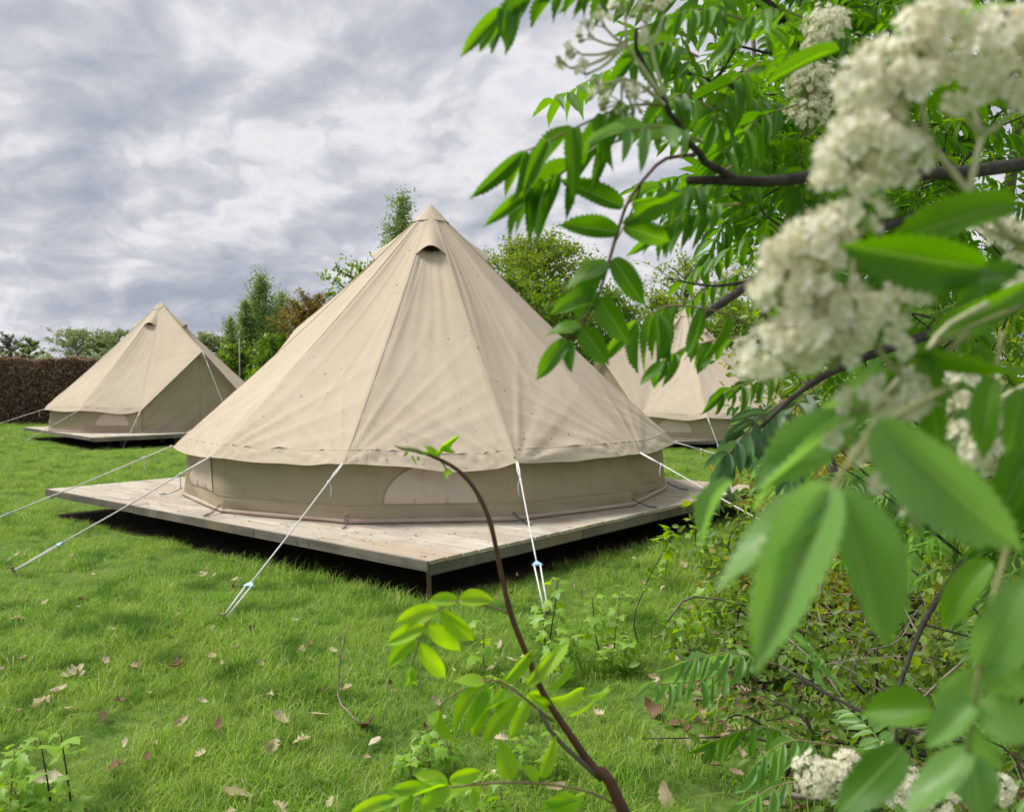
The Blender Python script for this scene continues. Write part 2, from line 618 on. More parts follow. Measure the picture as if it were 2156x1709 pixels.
Z1, Z3 = 0.28, 0.19                          # heights of the deck tops
dn, dl, dr = gnd(906, 1180, Z1), gnd(100, 1029, Z1), gnd(1606, 1023, Z1)
DECK_Q = [(dn.x, dn.y, dl.x - dn.x, dl.y - dn.y, dr.x - dn.x, dr.y - dn.y), (-8.4, 16.15, -3.5, 3.575, 3.575, 3.5), (1.45, 16.35, 5.2, .156, -.156, 5.2)]
P, S = scatter_points()
n = len(P)
me = bpy.data.meshes.new('grass')
me.vertices.add(n)
me.vertices.foreach_set('co', P.astype('f').ravel())
me.attributes.new('scl', 'FLOAT', 'POINT').data.foreach_set('value', S.astype('f'))
rot = np.zeros((n, 3), 'f')
rot[:, 2] = rs.rand(n) * 6.283
rot[:, 0] = rs.randn(n) * 0.12
rot[:, 1] = rs.randn(n) * 0.12
me.attributes.new('rot', 'FLOAT_VECTOR', 'POINT').data.foreach_set('vector', rot.ravel())
me.materials.append(M['grass'])
grass = bpy.data.objects.new('grass', me)
COL.objects.link(grass)
grass['kind'] = 'stuff'
tree = bpy.data.node_groups.new('scatter_grass', 'GeometryNodeTree')
tree.interface.new_socket('Geometry', in_out='INPUT', socket_type='NodeSocketGeometry')
tree.interface.new_socket('Geometry', in_out='OUTPUT', socket_type='NodeSocketGeometry')
q = NT(tree)
gi, go = q.new('NodeGroupInput'), q.new('NodeGroupOutput')
ci = q.new('GeometryNodeCollectionInfo')
ci.inputs['Collection'].default_value = tuft_col
ci.inputs['Separate Children'].default_value = True
ci.inputs['Reset Children'].default_value = True
ip = q.new('GeometryNodeInstanceOnPoints')
ip.inputs['Pick Instance'].default_value = True
a1 = q.new('GeometryNodeInputNamedAttribute', data_type='FLOAT_VECTOR')
a1.inputs['Name'].default_value = 'rot'
a2 = q.new('GeometryNodeInputNamedAttribute', data_type='FLOAT')
a2.inputs['Name'].default_value = 'scl'
q.l.new(gi.outputs[0], ip.inputs['Points'])
q.l.new(ci.outputs[0], ip.inputs['Instance'])
q.l.new(a1.outputs[0], ip.inputs['Rotation'])
q.l.new(a2.outputs[0], ip.inputs['Scale'])
q.l.new(ip.outputs[0], go.inputs[0])
mod = grass.modifiers.new('scatter', 'NODES')
mod.node_group = tree

# ================================================================ decks
M['crumb'] = simple('crumbs', (0.09, 0.06, 0.035), (0.2, 0.14, 0.08), 40, 0.9, 0.1)
M['shade_soil'] = simple('shade_dark_soil', (0.025, 0.019, 0.013), (0.06, 0.045, 0.03), 6, 0.95, 0.05, 0.6, 0.02)  # earth with under-deck shade painted into its colour


def plank_mesh(L, W, T):
    b = MB()
    e = 0.004
    prof = [(-W / 2, -T), (-W / 2, -e), (-W / 2 + e, 0)]
    k = 4
    for i in range(k):                       # shallow anti-slip grooves
        c = -W / 2 + W * (i + 1) / (k + 1)
        prof += [(c - 0.005, 0), (c, -0.003), (c + 0.005, 0)]
    prof += [(W / 2 - e, 0), (W / 2, -e), (W / 2, -T)]
    b.grid([[(0, y, z) for y, z in prof], [(L, y, z) for y, z in prof]])
    n = len(prof)
    b.f.append(tuple(range(n)))
    b.f.append(tuple(range(n, 2 * n))[::-1])
    b.f.append((0, n, 2 * n - 1, n - 1))
    return b.mesh('plank', M['plank'], smooth=False)


def deck(label, near, da, db, la, lb, z, panels, pw=0.145, seed=1):
    """near corner, unit directions of the two front edges (boards run along da), lengths"""
    r = random.Random(seed)
    near, da, db = Vector(near), Vector(da).normalized(), Vector(db).normalized()
    up = Vector((0, 0, 1))
    root = thing('wooden_deck', label, 'deck', (near.x, near.y, 0))
    nb = int(round(lb / pw))
    pw = lb / nb
    Lp = la / panels
    me = plank_mesh(Lp - 0.006, pw - 0.004, 0.026)
    for i in range(nb):
        for j in range(panels):
            o = near + da * (j * Lp + 0.003 + r.uniform(-.002, .002)) + db * ((i + 0.5) * pw)
            Mx = Matrix.Identity(4)
            x, y = da, up.cross(da)
            if y.dot(db) < 0:
                pass
            ang = r.gauss(0, 0.0007)
            for k in range(3):
                Mx[k][0], Mx[k][1], Mx[k][2] = x[k], y[k], up[k]
            Mx[0][3], Mx[1][3], Mx[2][3] = o.x, o.y, z + r.gauss(0, 0.0011)
            place('plank', me, root, Mx @ Matrix.Rotation(ang, 4, 'Z'))
    # fascia boards hang just under the plank ends
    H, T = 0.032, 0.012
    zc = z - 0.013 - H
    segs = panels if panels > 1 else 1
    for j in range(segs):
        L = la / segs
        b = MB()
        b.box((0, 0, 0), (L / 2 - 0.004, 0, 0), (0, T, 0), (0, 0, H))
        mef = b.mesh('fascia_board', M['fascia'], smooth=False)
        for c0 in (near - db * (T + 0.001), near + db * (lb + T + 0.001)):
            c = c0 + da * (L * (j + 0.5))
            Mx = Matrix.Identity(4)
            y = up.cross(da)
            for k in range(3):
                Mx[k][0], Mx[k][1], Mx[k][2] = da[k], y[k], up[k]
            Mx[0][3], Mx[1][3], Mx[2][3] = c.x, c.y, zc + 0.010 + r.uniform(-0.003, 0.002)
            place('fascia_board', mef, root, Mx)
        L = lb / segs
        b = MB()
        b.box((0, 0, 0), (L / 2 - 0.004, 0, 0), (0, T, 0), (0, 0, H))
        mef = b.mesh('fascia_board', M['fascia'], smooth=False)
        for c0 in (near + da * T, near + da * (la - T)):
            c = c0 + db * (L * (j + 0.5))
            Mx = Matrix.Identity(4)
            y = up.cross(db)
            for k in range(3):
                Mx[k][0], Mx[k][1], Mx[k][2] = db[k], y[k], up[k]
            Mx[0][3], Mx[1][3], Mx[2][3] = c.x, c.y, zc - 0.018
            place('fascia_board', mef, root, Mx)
    # bare earth below, coloured extra dark to deepen the deck's shade
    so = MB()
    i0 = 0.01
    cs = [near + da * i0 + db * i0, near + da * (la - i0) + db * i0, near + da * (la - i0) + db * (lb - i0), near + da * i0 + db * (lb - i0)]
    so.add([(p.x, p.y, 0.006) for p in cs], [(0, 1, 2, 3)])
    so.build('shade_dark_soil', M['shade_soil'], None, smooth=False, kind='structure')
    # bud scales and crumbs blown onto the boards
    if panels > 1:
        db_ = MB()
        for i in range(900):
            qa, qb = r.random(), r.random()
            if r.random() < 0.6:
                qb = r.random() ** 2.2
            p = near + da * (la * (0.01 + 0.98 * qa)) + db * (lb * (0.01 + 0.98 * qb))
            a, L = r.uniform(0, 6.28), r.uniform(0.004, 0.013)
            x_, y_ = Vector((math.cos(a), math.sin(a), 0)) * L, Vector((-math.sin(a), math.cos(a), 0)) * L * r.uniform(.25, .6)
            c0 = Vector((p.x, p.y, z + 0.0035))
            hz_ = up * r.uniform(0.001, 0.004)
            db_.add([c0 - x_, c0 - y_ + hz_, c0 + x_, c0 + y_ + hz_], [(0, 1, 2, 3)])
        db_.build('crumbs', M['crumb'], root, smooth=False, kind='stuff')
    if panels > 1:
        b = MB()
        q = near + da * 0.16 + db * 0.14
        b.tube([(q.x, q.y, -0.03), (q.x + .006, q.y, 0.08), (q.x - .004, q.y, z - 0.03)], [0.022, 0.016, 0.020], 6)
        b.build('post', M['stake'], root, smooth=False)
    # joists and short posts
    for i in range(6):
        b = MB()
        c = near + da * (la * (0.04 + 0.92 * i / 5)) + db * (lb / 2)
        b.box((c.x, c.y, z - 0.026 - 0.045), da * 0.022, db * (lb / 2 - 0.30), up * 0.04)
        b.build('joist', M['post'], root, smooth=False)
        for k in range(4):
            q = near + da * (la * (0.13 + 0.74 * i / 5)) + db * (lb * (0.16 + 0.68 * k / 3))
            b = MB()
            hz = (z - 0.14) / 2 + 0.02
            b.box((q.x, q.y, hz - 0.03), da * 0.035, db * 0.035, up * hz)
            b.build('post', M['post'], root, smooth=False)
    return root


va, vb = (dl - dn), (dr - dn)
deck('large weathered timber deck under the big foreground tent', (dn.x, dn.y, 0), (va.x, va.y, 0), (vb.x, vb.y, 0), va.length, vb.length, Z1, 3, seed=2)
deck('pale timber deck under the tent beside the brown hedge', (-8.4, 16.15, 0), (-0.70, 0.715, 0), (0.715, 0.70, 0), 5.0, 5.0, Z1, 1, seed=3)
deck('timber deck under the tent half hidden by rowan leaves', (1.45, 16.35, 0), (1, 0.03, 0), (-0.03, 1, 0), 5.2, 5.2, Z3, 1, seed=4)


# ================================================================ bell tents
def bell_tent(label, cx, cy, z0, ang0, door, H=3.03, seed=1, window_at=(0,), hi=True, ropes=(), lean=0.0, vent0=0, vs=1.0):
    """12 canvas panels; guy point k stands at ang0 + 30k degrees from the camera side (-Y), positive to the right.
    door: index of the first of the two panels that carry the A-frame."""
    root = thing('bell_tent', label, 'tent', (cx, cy, z0))
    rnd = random.Random(seed)
    Re, ze, Rw = 2.60, 0.435, 2.47
    O = Vector((cx, cy, z0))

    def dirv(a):
        return Vector((math.sin(a), -math.cos(a), 0))
    A = [R(ang0 + 30 * k) for k in range(12)]
    apex = Vector((lean, 0, H))
    HP, RP = 1.80, 2.42
    nt, ns = (84, 56) if hi else (40, 24)

    def seam(k, tt):
        k %= 12
        d = dirv(A[k])
        if k == (door + 1) % 12:
            e = d * RP + Vector((0, 0, HP))
            p = apex.lerp(e, tt)
            p.z -= 0.05 * math.sin(math.pi * tt)
            return p
        # main slope, with a short steeper hem at the edge
        th = 0.955
        e = d * (Re - 0.075) + Vector((0, 0, ze + 0.125))
        if tt <= th:
            p = apex.lerp(e, tt / th)
            s = math.sin(math.pi * min(1, tt / th))
            p.z -= 0.035 * s
            p -= d * 0.012 * s
        else:
            q = (tt - th) / (1 - th)
            p = e.lerp(d * Re + Vector((0, 0, ze + 0.045)), q)
        return p

    for k in range(12):
        isdoor = k in (door % 12, (door + 1) % 12)
        w1, w2, w3, w4 = (wob(seed * 100 + k * 7 + i, 7, 1.0, 4.5) for i in range(4))
        wl = wob(seed * 50 + k, 5, 0.5, 2.2)
        drop = rnd.uniform(0.018, 0.036) if k % 12 else 0.070
        skew = rnd.uniform(0.35, 0.65) if k % 12 else 0.70
        rows = []
        for i in range(nt + 1):
            tt = (i / nt)
            tt = tt ** 0.92
            a, b = seam(k, tt), seam(k + 1, tt)
            ch = (b - a).length
            row = []
            for j in range(ns + 1):
                s = j / ns
                p = a.lerp(b, s)
                nrm = (p - Vector((0, 0, p.z)))
                nrm = (nrm.normalized() if nrm.length > 1e-4 else dirv(A[k])) * 0.62 + Vector((0, 0, 0.78))
                edge = min(1, s / 0.10, (1 - s) / 0.10)
                edge = edge * edge * (3 - 2 * edge)
                sag = -0.036 * math.sin(math.pi * s) * math.sin(math.pi * min(1, tt * 1.05)) * (0.5 if isdoor else 1)
                # folds fanning out of the tensioned eave corners
                fan = 0.0
                for (cs, ww) in ((0.0, w1), (1.0, w2)):
                    dx, dy = (s - cs) * ch, (1 - tt) * 3.45
                    dist = math.hypot(dx, dy) + 1e-6
                    phi = math.atan2(dy, abs(dx) + 1e-6)
                    fan += 0.042 * math.exp(-dist / 0.62) * (1 - math.exp(-dist / 0.14)) * (max(0.0, 1 - 1.5 * abs(ww(phi * 3.6))) ** 1.7 - 0.2) * min(1, phi / 0.25)
                # long pulls running up the slope, stronger near the apex
                lng = (0.0035 * (1 - tt) ** 0.6 * min(1, tt * 6) * w3(s * 9 + 1.2 * wl(tt * 3))
                       + 0.006 * (max(0.0, 1 - 1.6 * abs(w4(s * 3.2 + tt * 1.4))) ** 1.6) * math.sin(math.pi * tt))
                # slack hem ripple
                hem = max(0, (tt - 0.86) / 0.14)
                rip = hem * hem * 0.005 * w2(s * 5.5) if not isdoor else 0
                ef = min(1, s / 0.03, (1 - s) / 0.03)
                p = p + nrm * (sag + ef * fan + edge * (lng + rip))
                if not isdoor and tt > 0.86:
                    h = ((tt - 0.86) / 0.14) ** 1.2
                    x = s ** (math.log(0.5) / math.log(skew))
                    p.z -= drop * h * math.sin(math.pi * x)
                row.append(p + O)
            rows.append(row)
        mb = MB()
        mb.grid(rows)
        pan = mb.build('roof_panel', M['canvas'], root)
        # flat-felled seam tape along the first edge, and the hem line
        st = MB()
        pts, wv = [], []
        for i in range(3, nt, 2):
            pts.append(rows[i][0])
        sd = dirv(A[k] + R(90))
        rr_ = []
        for p in pts:
            n = dirv(A[k]) * 0.62 + Vector((0, 0, 0.78))
            rr_.append([p + sd * -0.011 + n * 0.0005, p + sd * -0.008 + n * 0.0008, p + sd * 0.008 + n * 0.0008, p + sd * 0.011 + n * 0.0005])
        st.grid(rr_)
        st.build('seam', M['canvas'], pan)
        if not isdoor:
            ih = min(range(nt + 1), key=lambda i: abs((i / nt) ** 0.92 - 0.95))
            st = MB()
            rr_ = []
            for j in range(ns + 1):
                p, pu = rows[ih][j], rows[ih - 1][j]
                dn_ = (p - pu).normalized()
                n = dirv(A[k] + R(15)) * 0.62 + Vector((0, 0, 0.78))
                rr_.append([p - dn_ * 0.008 + n * 0.0015, p - dn_ * 0.004 + n * 0.0027, p + dn_ * 0.004 + n * 0.0027, p + dn_ * 0.008 + n * 0.0015])
            st.grid(rr_)
            st.build('hem_seam', M['canvas'], pan)
        # ---- wall below
        if not isdoor:
            w5, w6 = wob(seed * 31 + k, 6, 1, 5), wob(seed * 37 + k, 6, 1, 5)
            rows = []
            nv, nh = (22, 30) if hi else (10, 14)
            b0, b1 = dirv(A[k]) * (Rw + 0.035), dirv(A[(k + 1) % 12]) * (Rw + 0.035)
            t0, t1 = dirv(A[k]) * (Rw - 0.01), dirv(A[(k + 1) % 12]) * (Rw - 0.01)
            nn = dirv(A[k] + R(15))

            def wallpt(s, q):
                lo, hi_ = b0.lerp(b1, s), t0.lerp(t1, s)
                p = lo.lerp(hi_, q)
                p.z = 0.03 + q * (ze + 0.065)
                e = min(1, s / 0.08, (1 - s) / 0.08)
                bul = -0.030 * math.sin(math.pi * s) * q + 0.02 * math.sin(math.pi * q) * e
                dis = 0.008 * w5(s * 4 + q * 3) * e + 0.006 * w6(q * 9 + s * 2.2) * e * (1 - q) + 0.010 * e * q * w5(s * 9)
                p += nn * (bul + dis)
                if abs(q - 0.225) < 0.03:
                    p -= nn * 0.004
                return p + O
            for i in range(nv + 1):
                rows.append([wallpt(j / nh, i / nv) for j in range(nh + 1)])
            mb = MB()
            mb.grid(rows)
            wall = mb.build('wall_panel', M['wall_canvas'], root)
            sl = MB()
            sl.grid([[wallpt(j / nh, 0.222) + nn * 0.002 for j in range(nh + 1)], [wallpt(j / nh, 0.228) + nn * 0.0062 for j in range(nh + 1)], [wallpt(j / nh, 0.238) + nn * 0.002 for j in range(nh + 1)]])
            sl.build('seam', M['wall_canvas'], wall)
            if k in window_at:
                wm = MB()
                rows = []
                for i in range(13):
                    q = i / 12
                    half = 0.29 * math.sqrt(max(0, 1 - q * q)) + 0.002
                    rows.append([wallpt(0.5 + half * (2 * j / 20 - 1), 0.245 + q * 0.60) + nn * 0.006 for j in range(21)])
                wm.grid(rows)
                win = wm.build('window', M['window'], root)
                bd = MB()
                bd.tube([wallpt(0.5 + 0.29 * math.cos(math.pi * j / 24), 0.245 + 0.60 * math.sin(math.pi * j / 24)) + nn * 0.007 for j in range(25)], 0.0035, 5)
                bd.build('border', M['wall_canvas'], win)
                for sx in (0.40, 0.60):
                    tg = MB()
                    tg.grid([[wallpt(sx + dx, qq) + nn * 0.010 for dx in (-0.008, 0.008)] for qq in (0.245, 0.29, 0.335)])
                    tg.build('toggle', M['sheet'], win)
    # ---- A-frame doorway
    kd = (door + 1) % 12
    dc = dirv(A[kd])
    peak = dc * (RP - 0.16) + Vector((0, 0, HP - 0.10))
    footc = dc * (Rw * math.cos(R(30)) + 0.12) + Vector((0, 0, 0.03))
    for sgn in (-1, 1):
        kk = (kd + sgn) % 12
        dk = dirv(A[kk])
        bl = dk * (Rw - 0.0) + Vector((0, 0, 0.03))
        tl = dk * (Rw - 0.03) + Vector((0, 0, ze + 0.05))
        w5, w6 = wob(seed * 71 + sgn, 6, 1, 4), wob(seed * 73 + sgn, 6, 1, 4)
        rows = []
        nv, nh = (26, 20)
        for i in range(nv + 1):
            q = i / nv
            row = []
            for j in range(nh + 1):
                s = j / nh
                lo, hi_ = bl.lerp(footc, s), tl.lerp(peak, s)
                p = lo.lerp(hi_, q)
                e = min(1, s / 0.08, (1 - s) / 0.05)
                p += dc * e * (-0.03 * math.sin(math.pi * q) * math.sin(math.pi * s) + 0.018 * w5(q * 4 + s * 3.5) * s + 0.014 * w6(q * 7 - s * 5) * (1 - q * 0.5))
                row.append(p + O)
            rows.append(row)
        mb = MB()
        mb.grid(rows)
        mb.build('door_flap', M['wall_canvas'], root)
        # pole sleeve along the hood
        pole = MB()
        pole.tube([dk * (Rw - 0.06) + O + Vector((0, 0, 0.0)), dk * (Rw - 0.08) + O + Vector((0, 0, ze + 0.05)), peak - dc * 0.05 + O], 0.012, 8)
        pole.build('door_pole', M['steel'], root)
    zp = MB()
    zp.tube([footc + dc * 0.006 + O, footc.lerp(peak, 0.5) + dc * 0.0 + O, peak + dc * 0.006 + O], 0.006, 5)
    zp.build('zip', M['wall_canvas'], root)
    # ---- centre pole, apex cap, vents
    cp = MB()
    cp.tube([O + Vector((0, 0, 0)), O + apex - Vector((0, 0, 0.02))], 0.02, 10)
    cp.build('centre_pole', M['steel'], root)
    cap = MB()
    rows = []
    for i in range(8):
        tt = 0.0 + 0.075 * i / 7
        row = []
        for k in range(12):
            for j in range(3):
                s = j / 3
                p = seam(k, tt).lerp(seam(k + 1, tt), s)
                n = p - Vector((lean, 0, p.z))
                n = n.normalized() if n.length > 1e-4 else Vector((0, 0, 1))
                row.append(p + n * 0.004 + Vector((0, 0, 0.006)) + O)
        rows.append(row)
    cap.grid(rows, closed=True)
    cap.build('apex_cap', M['canvas'], root)
    for vi in range(4):
        ka = (vent0 + 3 * vi) % 12
        am = A[ka] + R(15)
        d = dirv(am)
        sd = dirv(am + R(90))

        def on_roof(tt):
            return seam(ka, tt).lerp(seam(ka + 1, tt), 0.5)
        n = (d * 0.60 + Vector((0, 0, 0.8))).normalized()
        hood = MB()
        rows = []
        nb, na = 14, 16
        for i in range(nb + 1):
            q = i / nb
            tt = 0.065 + (0.232 - 0.065) * q
            c = on_roof(tt)
            hw = (0.030 + 0.125 * q) * vs
            hh = (0.004 + 0.098 * q ** 1.9) * vs
            row = []
            for j in range(na + 1):
                th = math.pi * j / na
                lat = (2 * j / na - 1) * hw
                row.append(c + sd * lat + n * ((1 - (2 * j / na - 1) ** 2) ** 1.35 * hh + 0.003) + O)
            rows.append(row)
        hood.grid(rows)
        # turned-in lip
        rows = [rows[-1], [p - d * 0.012 - n * 0.004 for p in rows[-1]]]
        hood.grid(rows)
        hd = hood.build('vent_hood', M['canvas'], root)
        nm = MB()
        c = on_roof(0.205)
        dn_ = (on_roof(0.232) - on_roof(0.12)).normalized()
        nm.add([c + O + sd * (0.100 * vs * math.cos(x)) + n * 0.006 + dn_ * (0.062 * vs * math.sin(x) - 0.01) for x in [math.pi * 2 * i / 16 for i in range(16)]], [tuple(range(16))])
        nm.build('vent_net', M['net'], hd, smooth=False)
    # ---- groundsheet roll at the foot of the wall
    gs = MB()
    pts, rad = [], []
    wr = wob(seed + 900, 6, 0.8, 2.5)
    for i in range(73):
        a = R(ang0) + 2 * math.pi * i / 72
        f = (i / 6) % 1.0
        rr2 = (Rw + 0.045) * (1 - (1 - math.cos(R(15))) * (1 - (2 * f - 1) ** 2))
        pts.append(O + dirv(a) * (rr2 + 0.010 * wr(i * 0.7)) + Vector((0, 0, 0.021)))
        rad.append(0.020 + 0.010 * wr(i * 0.35) * wr(i * 0.2))
    gs.tube(pts, rad, 8, cap=False)
    gs.build('groundsheet', M['sheet'], root)
    # ---- rubber ladder straps that hold the wall foot down
    if hi:
        for k in range(12):
            if k in (kd,):
                continue
            d, sd = dirv(A[k]), dirv(A[k] + R(90))
            yaw = rnd.uniform(-0.5, 0.5)
            d2 = (d + sd * yaw).normalized()
            s2 = Vector((-d2.y, d2.x, 0))
            b = MB()
            pts = [O + d * (Rw + 0.05) + Vector((0, 0, 0.075)), O + d * (Rw + 0.05) + d2 * 0.06 + Vector((0, 0, 0.045)),
                   O + d * (Rw + 0.05) + d2 * 0.14 + Vector((0, 0, 0.015)), O + d * (Rw + 0.05) + d2 * 0.22 + Vector((0, 0, 0.010))]
            pts = spline(pts, 10)
            for e in (-1, 1):
                b.tube([p + s2 * 0.011 * e for p in pts], 0.0035, 5)
            for i in range(1, 10, 2):
                b.tube([pts[i] - s2 * 0.011, pts[i] + s2 * 0.011], 0.003, 4)
            stp = b.build('ladder_strap', M['rubber'], root)
            hk = MB()
            hk.tube([pts[-3] + Vector((0, 0, .012)), pts[-2] + Vector((0, 0, .014)), pts[-1] + Vector((0, 0, .008)) + d2 * 0.012], 0.004, 6)
            hk.build('hook', M['steel'], stp)
    # ---- guy ropes
    for (k, peg, fr, tail) in ropes:
        if k == 'door':
            a = O + dc * (RP + 0.01) + Vector((0, 0, HP - 0.01))
        else:
            a = O + dirv(A[k % 12]) * (Re + 0.012) + Vector((0, 0, ze + 0.05))
        peg = Vector(peg)
        pt = peg + Vector((0, 0, 0.04))
        v = pt - a
        vd = v.normalized()
        side = vd.cross(Vector((0, 0, 1))).normalized()
        up = side.cross(vd)
        kn = a + vd * 0.27
        sl = a.lerp(pt, fr)
        rp = MB()
        rp.tube([a + side * 0.005, (a + kn) / 2 + side * 0.010, kn], 0.0060, 6)
        rp.tube([a - side * 0.005, (a + kn) / 2 - side * 0.006, kn], 0.0060, 6)
        mid = kn.lerp(sl, 0.5) - Vector((0, 0, 0.006))
        rp.tube(spline([kn, mid, sl], 8), 0.0058, 6)
        rp.tube([sl + side * 0.020, pt + side * 0.012], 0.0058, 6)
        rp.tube([sl - side * 0.020, pt - side * 0.012], 0.0058, 6)
        rp.tube([pt + side * 0.012, pt + vd * 0.02, pt - side * 0.012], 0.0058, 6)
        go_ = rp.build('guy_rope', M['rope'], root)
        kb = MB()
        tg_ = MB()
        tg_.tube([a - vd * 0.012, a + vd * 0.004, a + vd * 0.018], [0.006, 0.014, 0.006], 8)
        kb.tube([kn - vd * 0.022, kn - vd * 0.008, kn + vd * 0.008, kn + vd * 0.022], [0.005, 0.011, 0.011, 0.005], 8)
        kb.tube(spline([kn, kn + Vector((0, 0, -0.04)) + side * 0.02 * tail, kn + Vector((0, 0, -0.12)) + side * 0.012 * tail], 5), 0.0042, 5)
        kb.build('knot', M['rope'], go_)
        tg_.build('toggle', M['rope'], go_)
        sm = MB()
        tri = [sl - vd * 0.030, sl + vd * 0.016 + side * 0.036, sl + vd * 0.016 - side * 0.036]
        th = up * 0.006
        sm.add([p + th for p in tri] + [p - th for p in tri], [(0, 1, 2), (5, 4, 3), (0, 3, 4, 1), (1, 4, 5, 2), (2, 5, 3, 0)])
        sm.build('slider', M['slider'], go_, smooth=False)
    return root


def tent_peg(label, p, toward, wood=True):
    """short stake leaning away from the pull"""
    p = Vector(p)
    d = (Vector(toward) - p)
    d.z = 0
    d.normalize()
    ax = (Vector((0, 0, 1)) - d * 0.45).normalized()
    s = Vector((-d.y, d.x, 0))
    n = s.cross(ax)
    b = MB()
    rows = []
    for h, ww, tt in ((-0.12, 0.003, 0.003), (-0.05, 0.014, 0.008), (0.065, 0.015, 0.009), (0.073, 0.012, 0.007)):
        c = p + ax * h
        rows.append([c + s * ww + n * tt, c - s * ww + n * tt, c - s * ww - n * tt, c + s * ww - n * tt])
    b.grid(rows, closed=True)
    k = len(b.v)
    b.f.append((k - 4, k - 3, k - 2, k - 1))
    o = b.build('tent_peg', M['stake'] if wood else M['steel'], None, smooth=False, loc=p)
    tag(o, label, 'peg', 'pegs of the guy ropes')
    return o


g1 = [gnd(474, 1312), gnd(34, 1210), gnd(1150, 1300), gnd(1880, 1262), gnd(-75, 1128), gnd(1950, 1090)]
bell_tent('big beige canvas bell tent in the foreground on weathered deck', -0.875, 8.8, Z1, -9.5, 7, seed=4, H=3.02,
          window_at=(0, 5, 10), hi=True,
          ropes=[(0, g1[0], 0.835, -1), (11, g1[1], 0.80, 1), (1, g1[2], 0.74, 1), (2, g1[3], 0.78, 1), (10, g1[4], 0.80, 1), (3, g1[5], 0.80, -1)])
tent_peg('tent peg at the end of the front left guy rope', g1[0], (-0.9, 8.4, 0))
tent_peg('wooden peg at the left edge of the lawn holding a guy rope', g1[1], (-0.9, 8.4, 0))
tent_peg('wooden peg behind the leafy currant shoots', g1[2], (-0.9, 8.4, 0))

t2 = [gnd(52, 932), gnd(260, 944), gnd(-70, 915), gnd(505, 940)]
bell_tent('beige bell tent beside the brown hedge with its triangular door in view', -8.65, 20.0, Z1, -16, 1, H=3.07, seed=9, window_at=(0,), hi=False,
          ropes=[(0, t2[0], 0.86, 1), (1, t2[1], 0.80, -1), (11, t2[2], 0.8, 1), ('door', t2[3], 0.85, -1)])
tent_peg('small tent peg left of the deck by the brown hedge', t2[0], (-8.65, 20, 0))
tent_peg('small tent peg in front of the deck by the brown hedge', t2[1], (-8.65, 20, 0))

t3 = [gnd(1516, 952), gnd(1225, 905), gnd(1060, 900)]
bell_tent('beige bell tent at the right seen behind the hanging rowan leaves', 4.05, 19.0, Z3, -32, 10, H=2.90, seed=15, window_at=(0,), hi=False, vent0=2, vs=0.55,
          ropes=[(1, t3[0], 0.85, -1), (0, t3[1], 0.85, 1), ('door', t3[2], 0.85, 1)])
tent_peg('small tent peg in front of the deck behind the rowan leaves', t3[0], (4.05, 19, 0))

# ================================================================ background trees, hedge and shrubs
def leaf_quads(pos, size, rng, tint, flat=0.0, down=0.0, aspect=0.55):
    """diamond shaped leaves at pos (n,3); returns verts (4n,3), faces, tint"""
    n = len(pos)
    a = rng.randn(n, 3)
    a[:, 2] -= down * 2
    a /= np.linalg.norm(a, axis=1, keepdims=True) + 1e-9
    b = rng.randn(n, 3)
    b[:, 2] *= (1 - flat)
    b -= a * (a * b).sum(1, keepdims=True)
    b /= np.linalg.norm(b, axis=1, keepdims=True) + 1e-9
    s = (size * (0.6 + 0.8 * rng.rand(n)))[:, None]
    nrm = np.cross(a, b)
    v = np.stack([pos - a * s * 0.5, pos + b * s * 0.5 * aspect + nrm * s * 0.06, pos + a * s * 0.5, pos - b * s * 0.5 * aspect + nrm * s * 0.06], 1).reshape(-1, 3)
    f = np.arange(4 * n).reshape(n, 4)
    return v, f, np.repeat(tint, 4)


def np_object(name, v, f, tint, mat, parent, loc, **props):
    me = bpy.data.meshes.new(name)
    v = np.asarray(v, 'f') - np.array(loc, 'f')
    k = f.shape[1]
    me.vertices.add(len(v))
    me.vertices.foreach_set('co', v.ravel())
    me.loops.add(f.size)
    me.loops.foreach_set('vertex_index', f.astype('i').ravel())
    me.polygons.add(len(f))
    me.polygons.foreach_set('loop_start', np.arange(0, f.size, k, dtype='i'))
    me.update(calc_edges=True)
    me.attributes.new('tint', 'FLOAT', 'POINT').data.foreach_set('value', np.asarray(tint, 'f'))
    me.materials.append(mat)
    me.validate()
    o = bpy.data.objects.new(name, me)
    COL.objects.link(o)
    if parent:
        o.parent = parent
    else:
        o.location = loc
    for a, b in props.items():
        o[a] = b
    return o


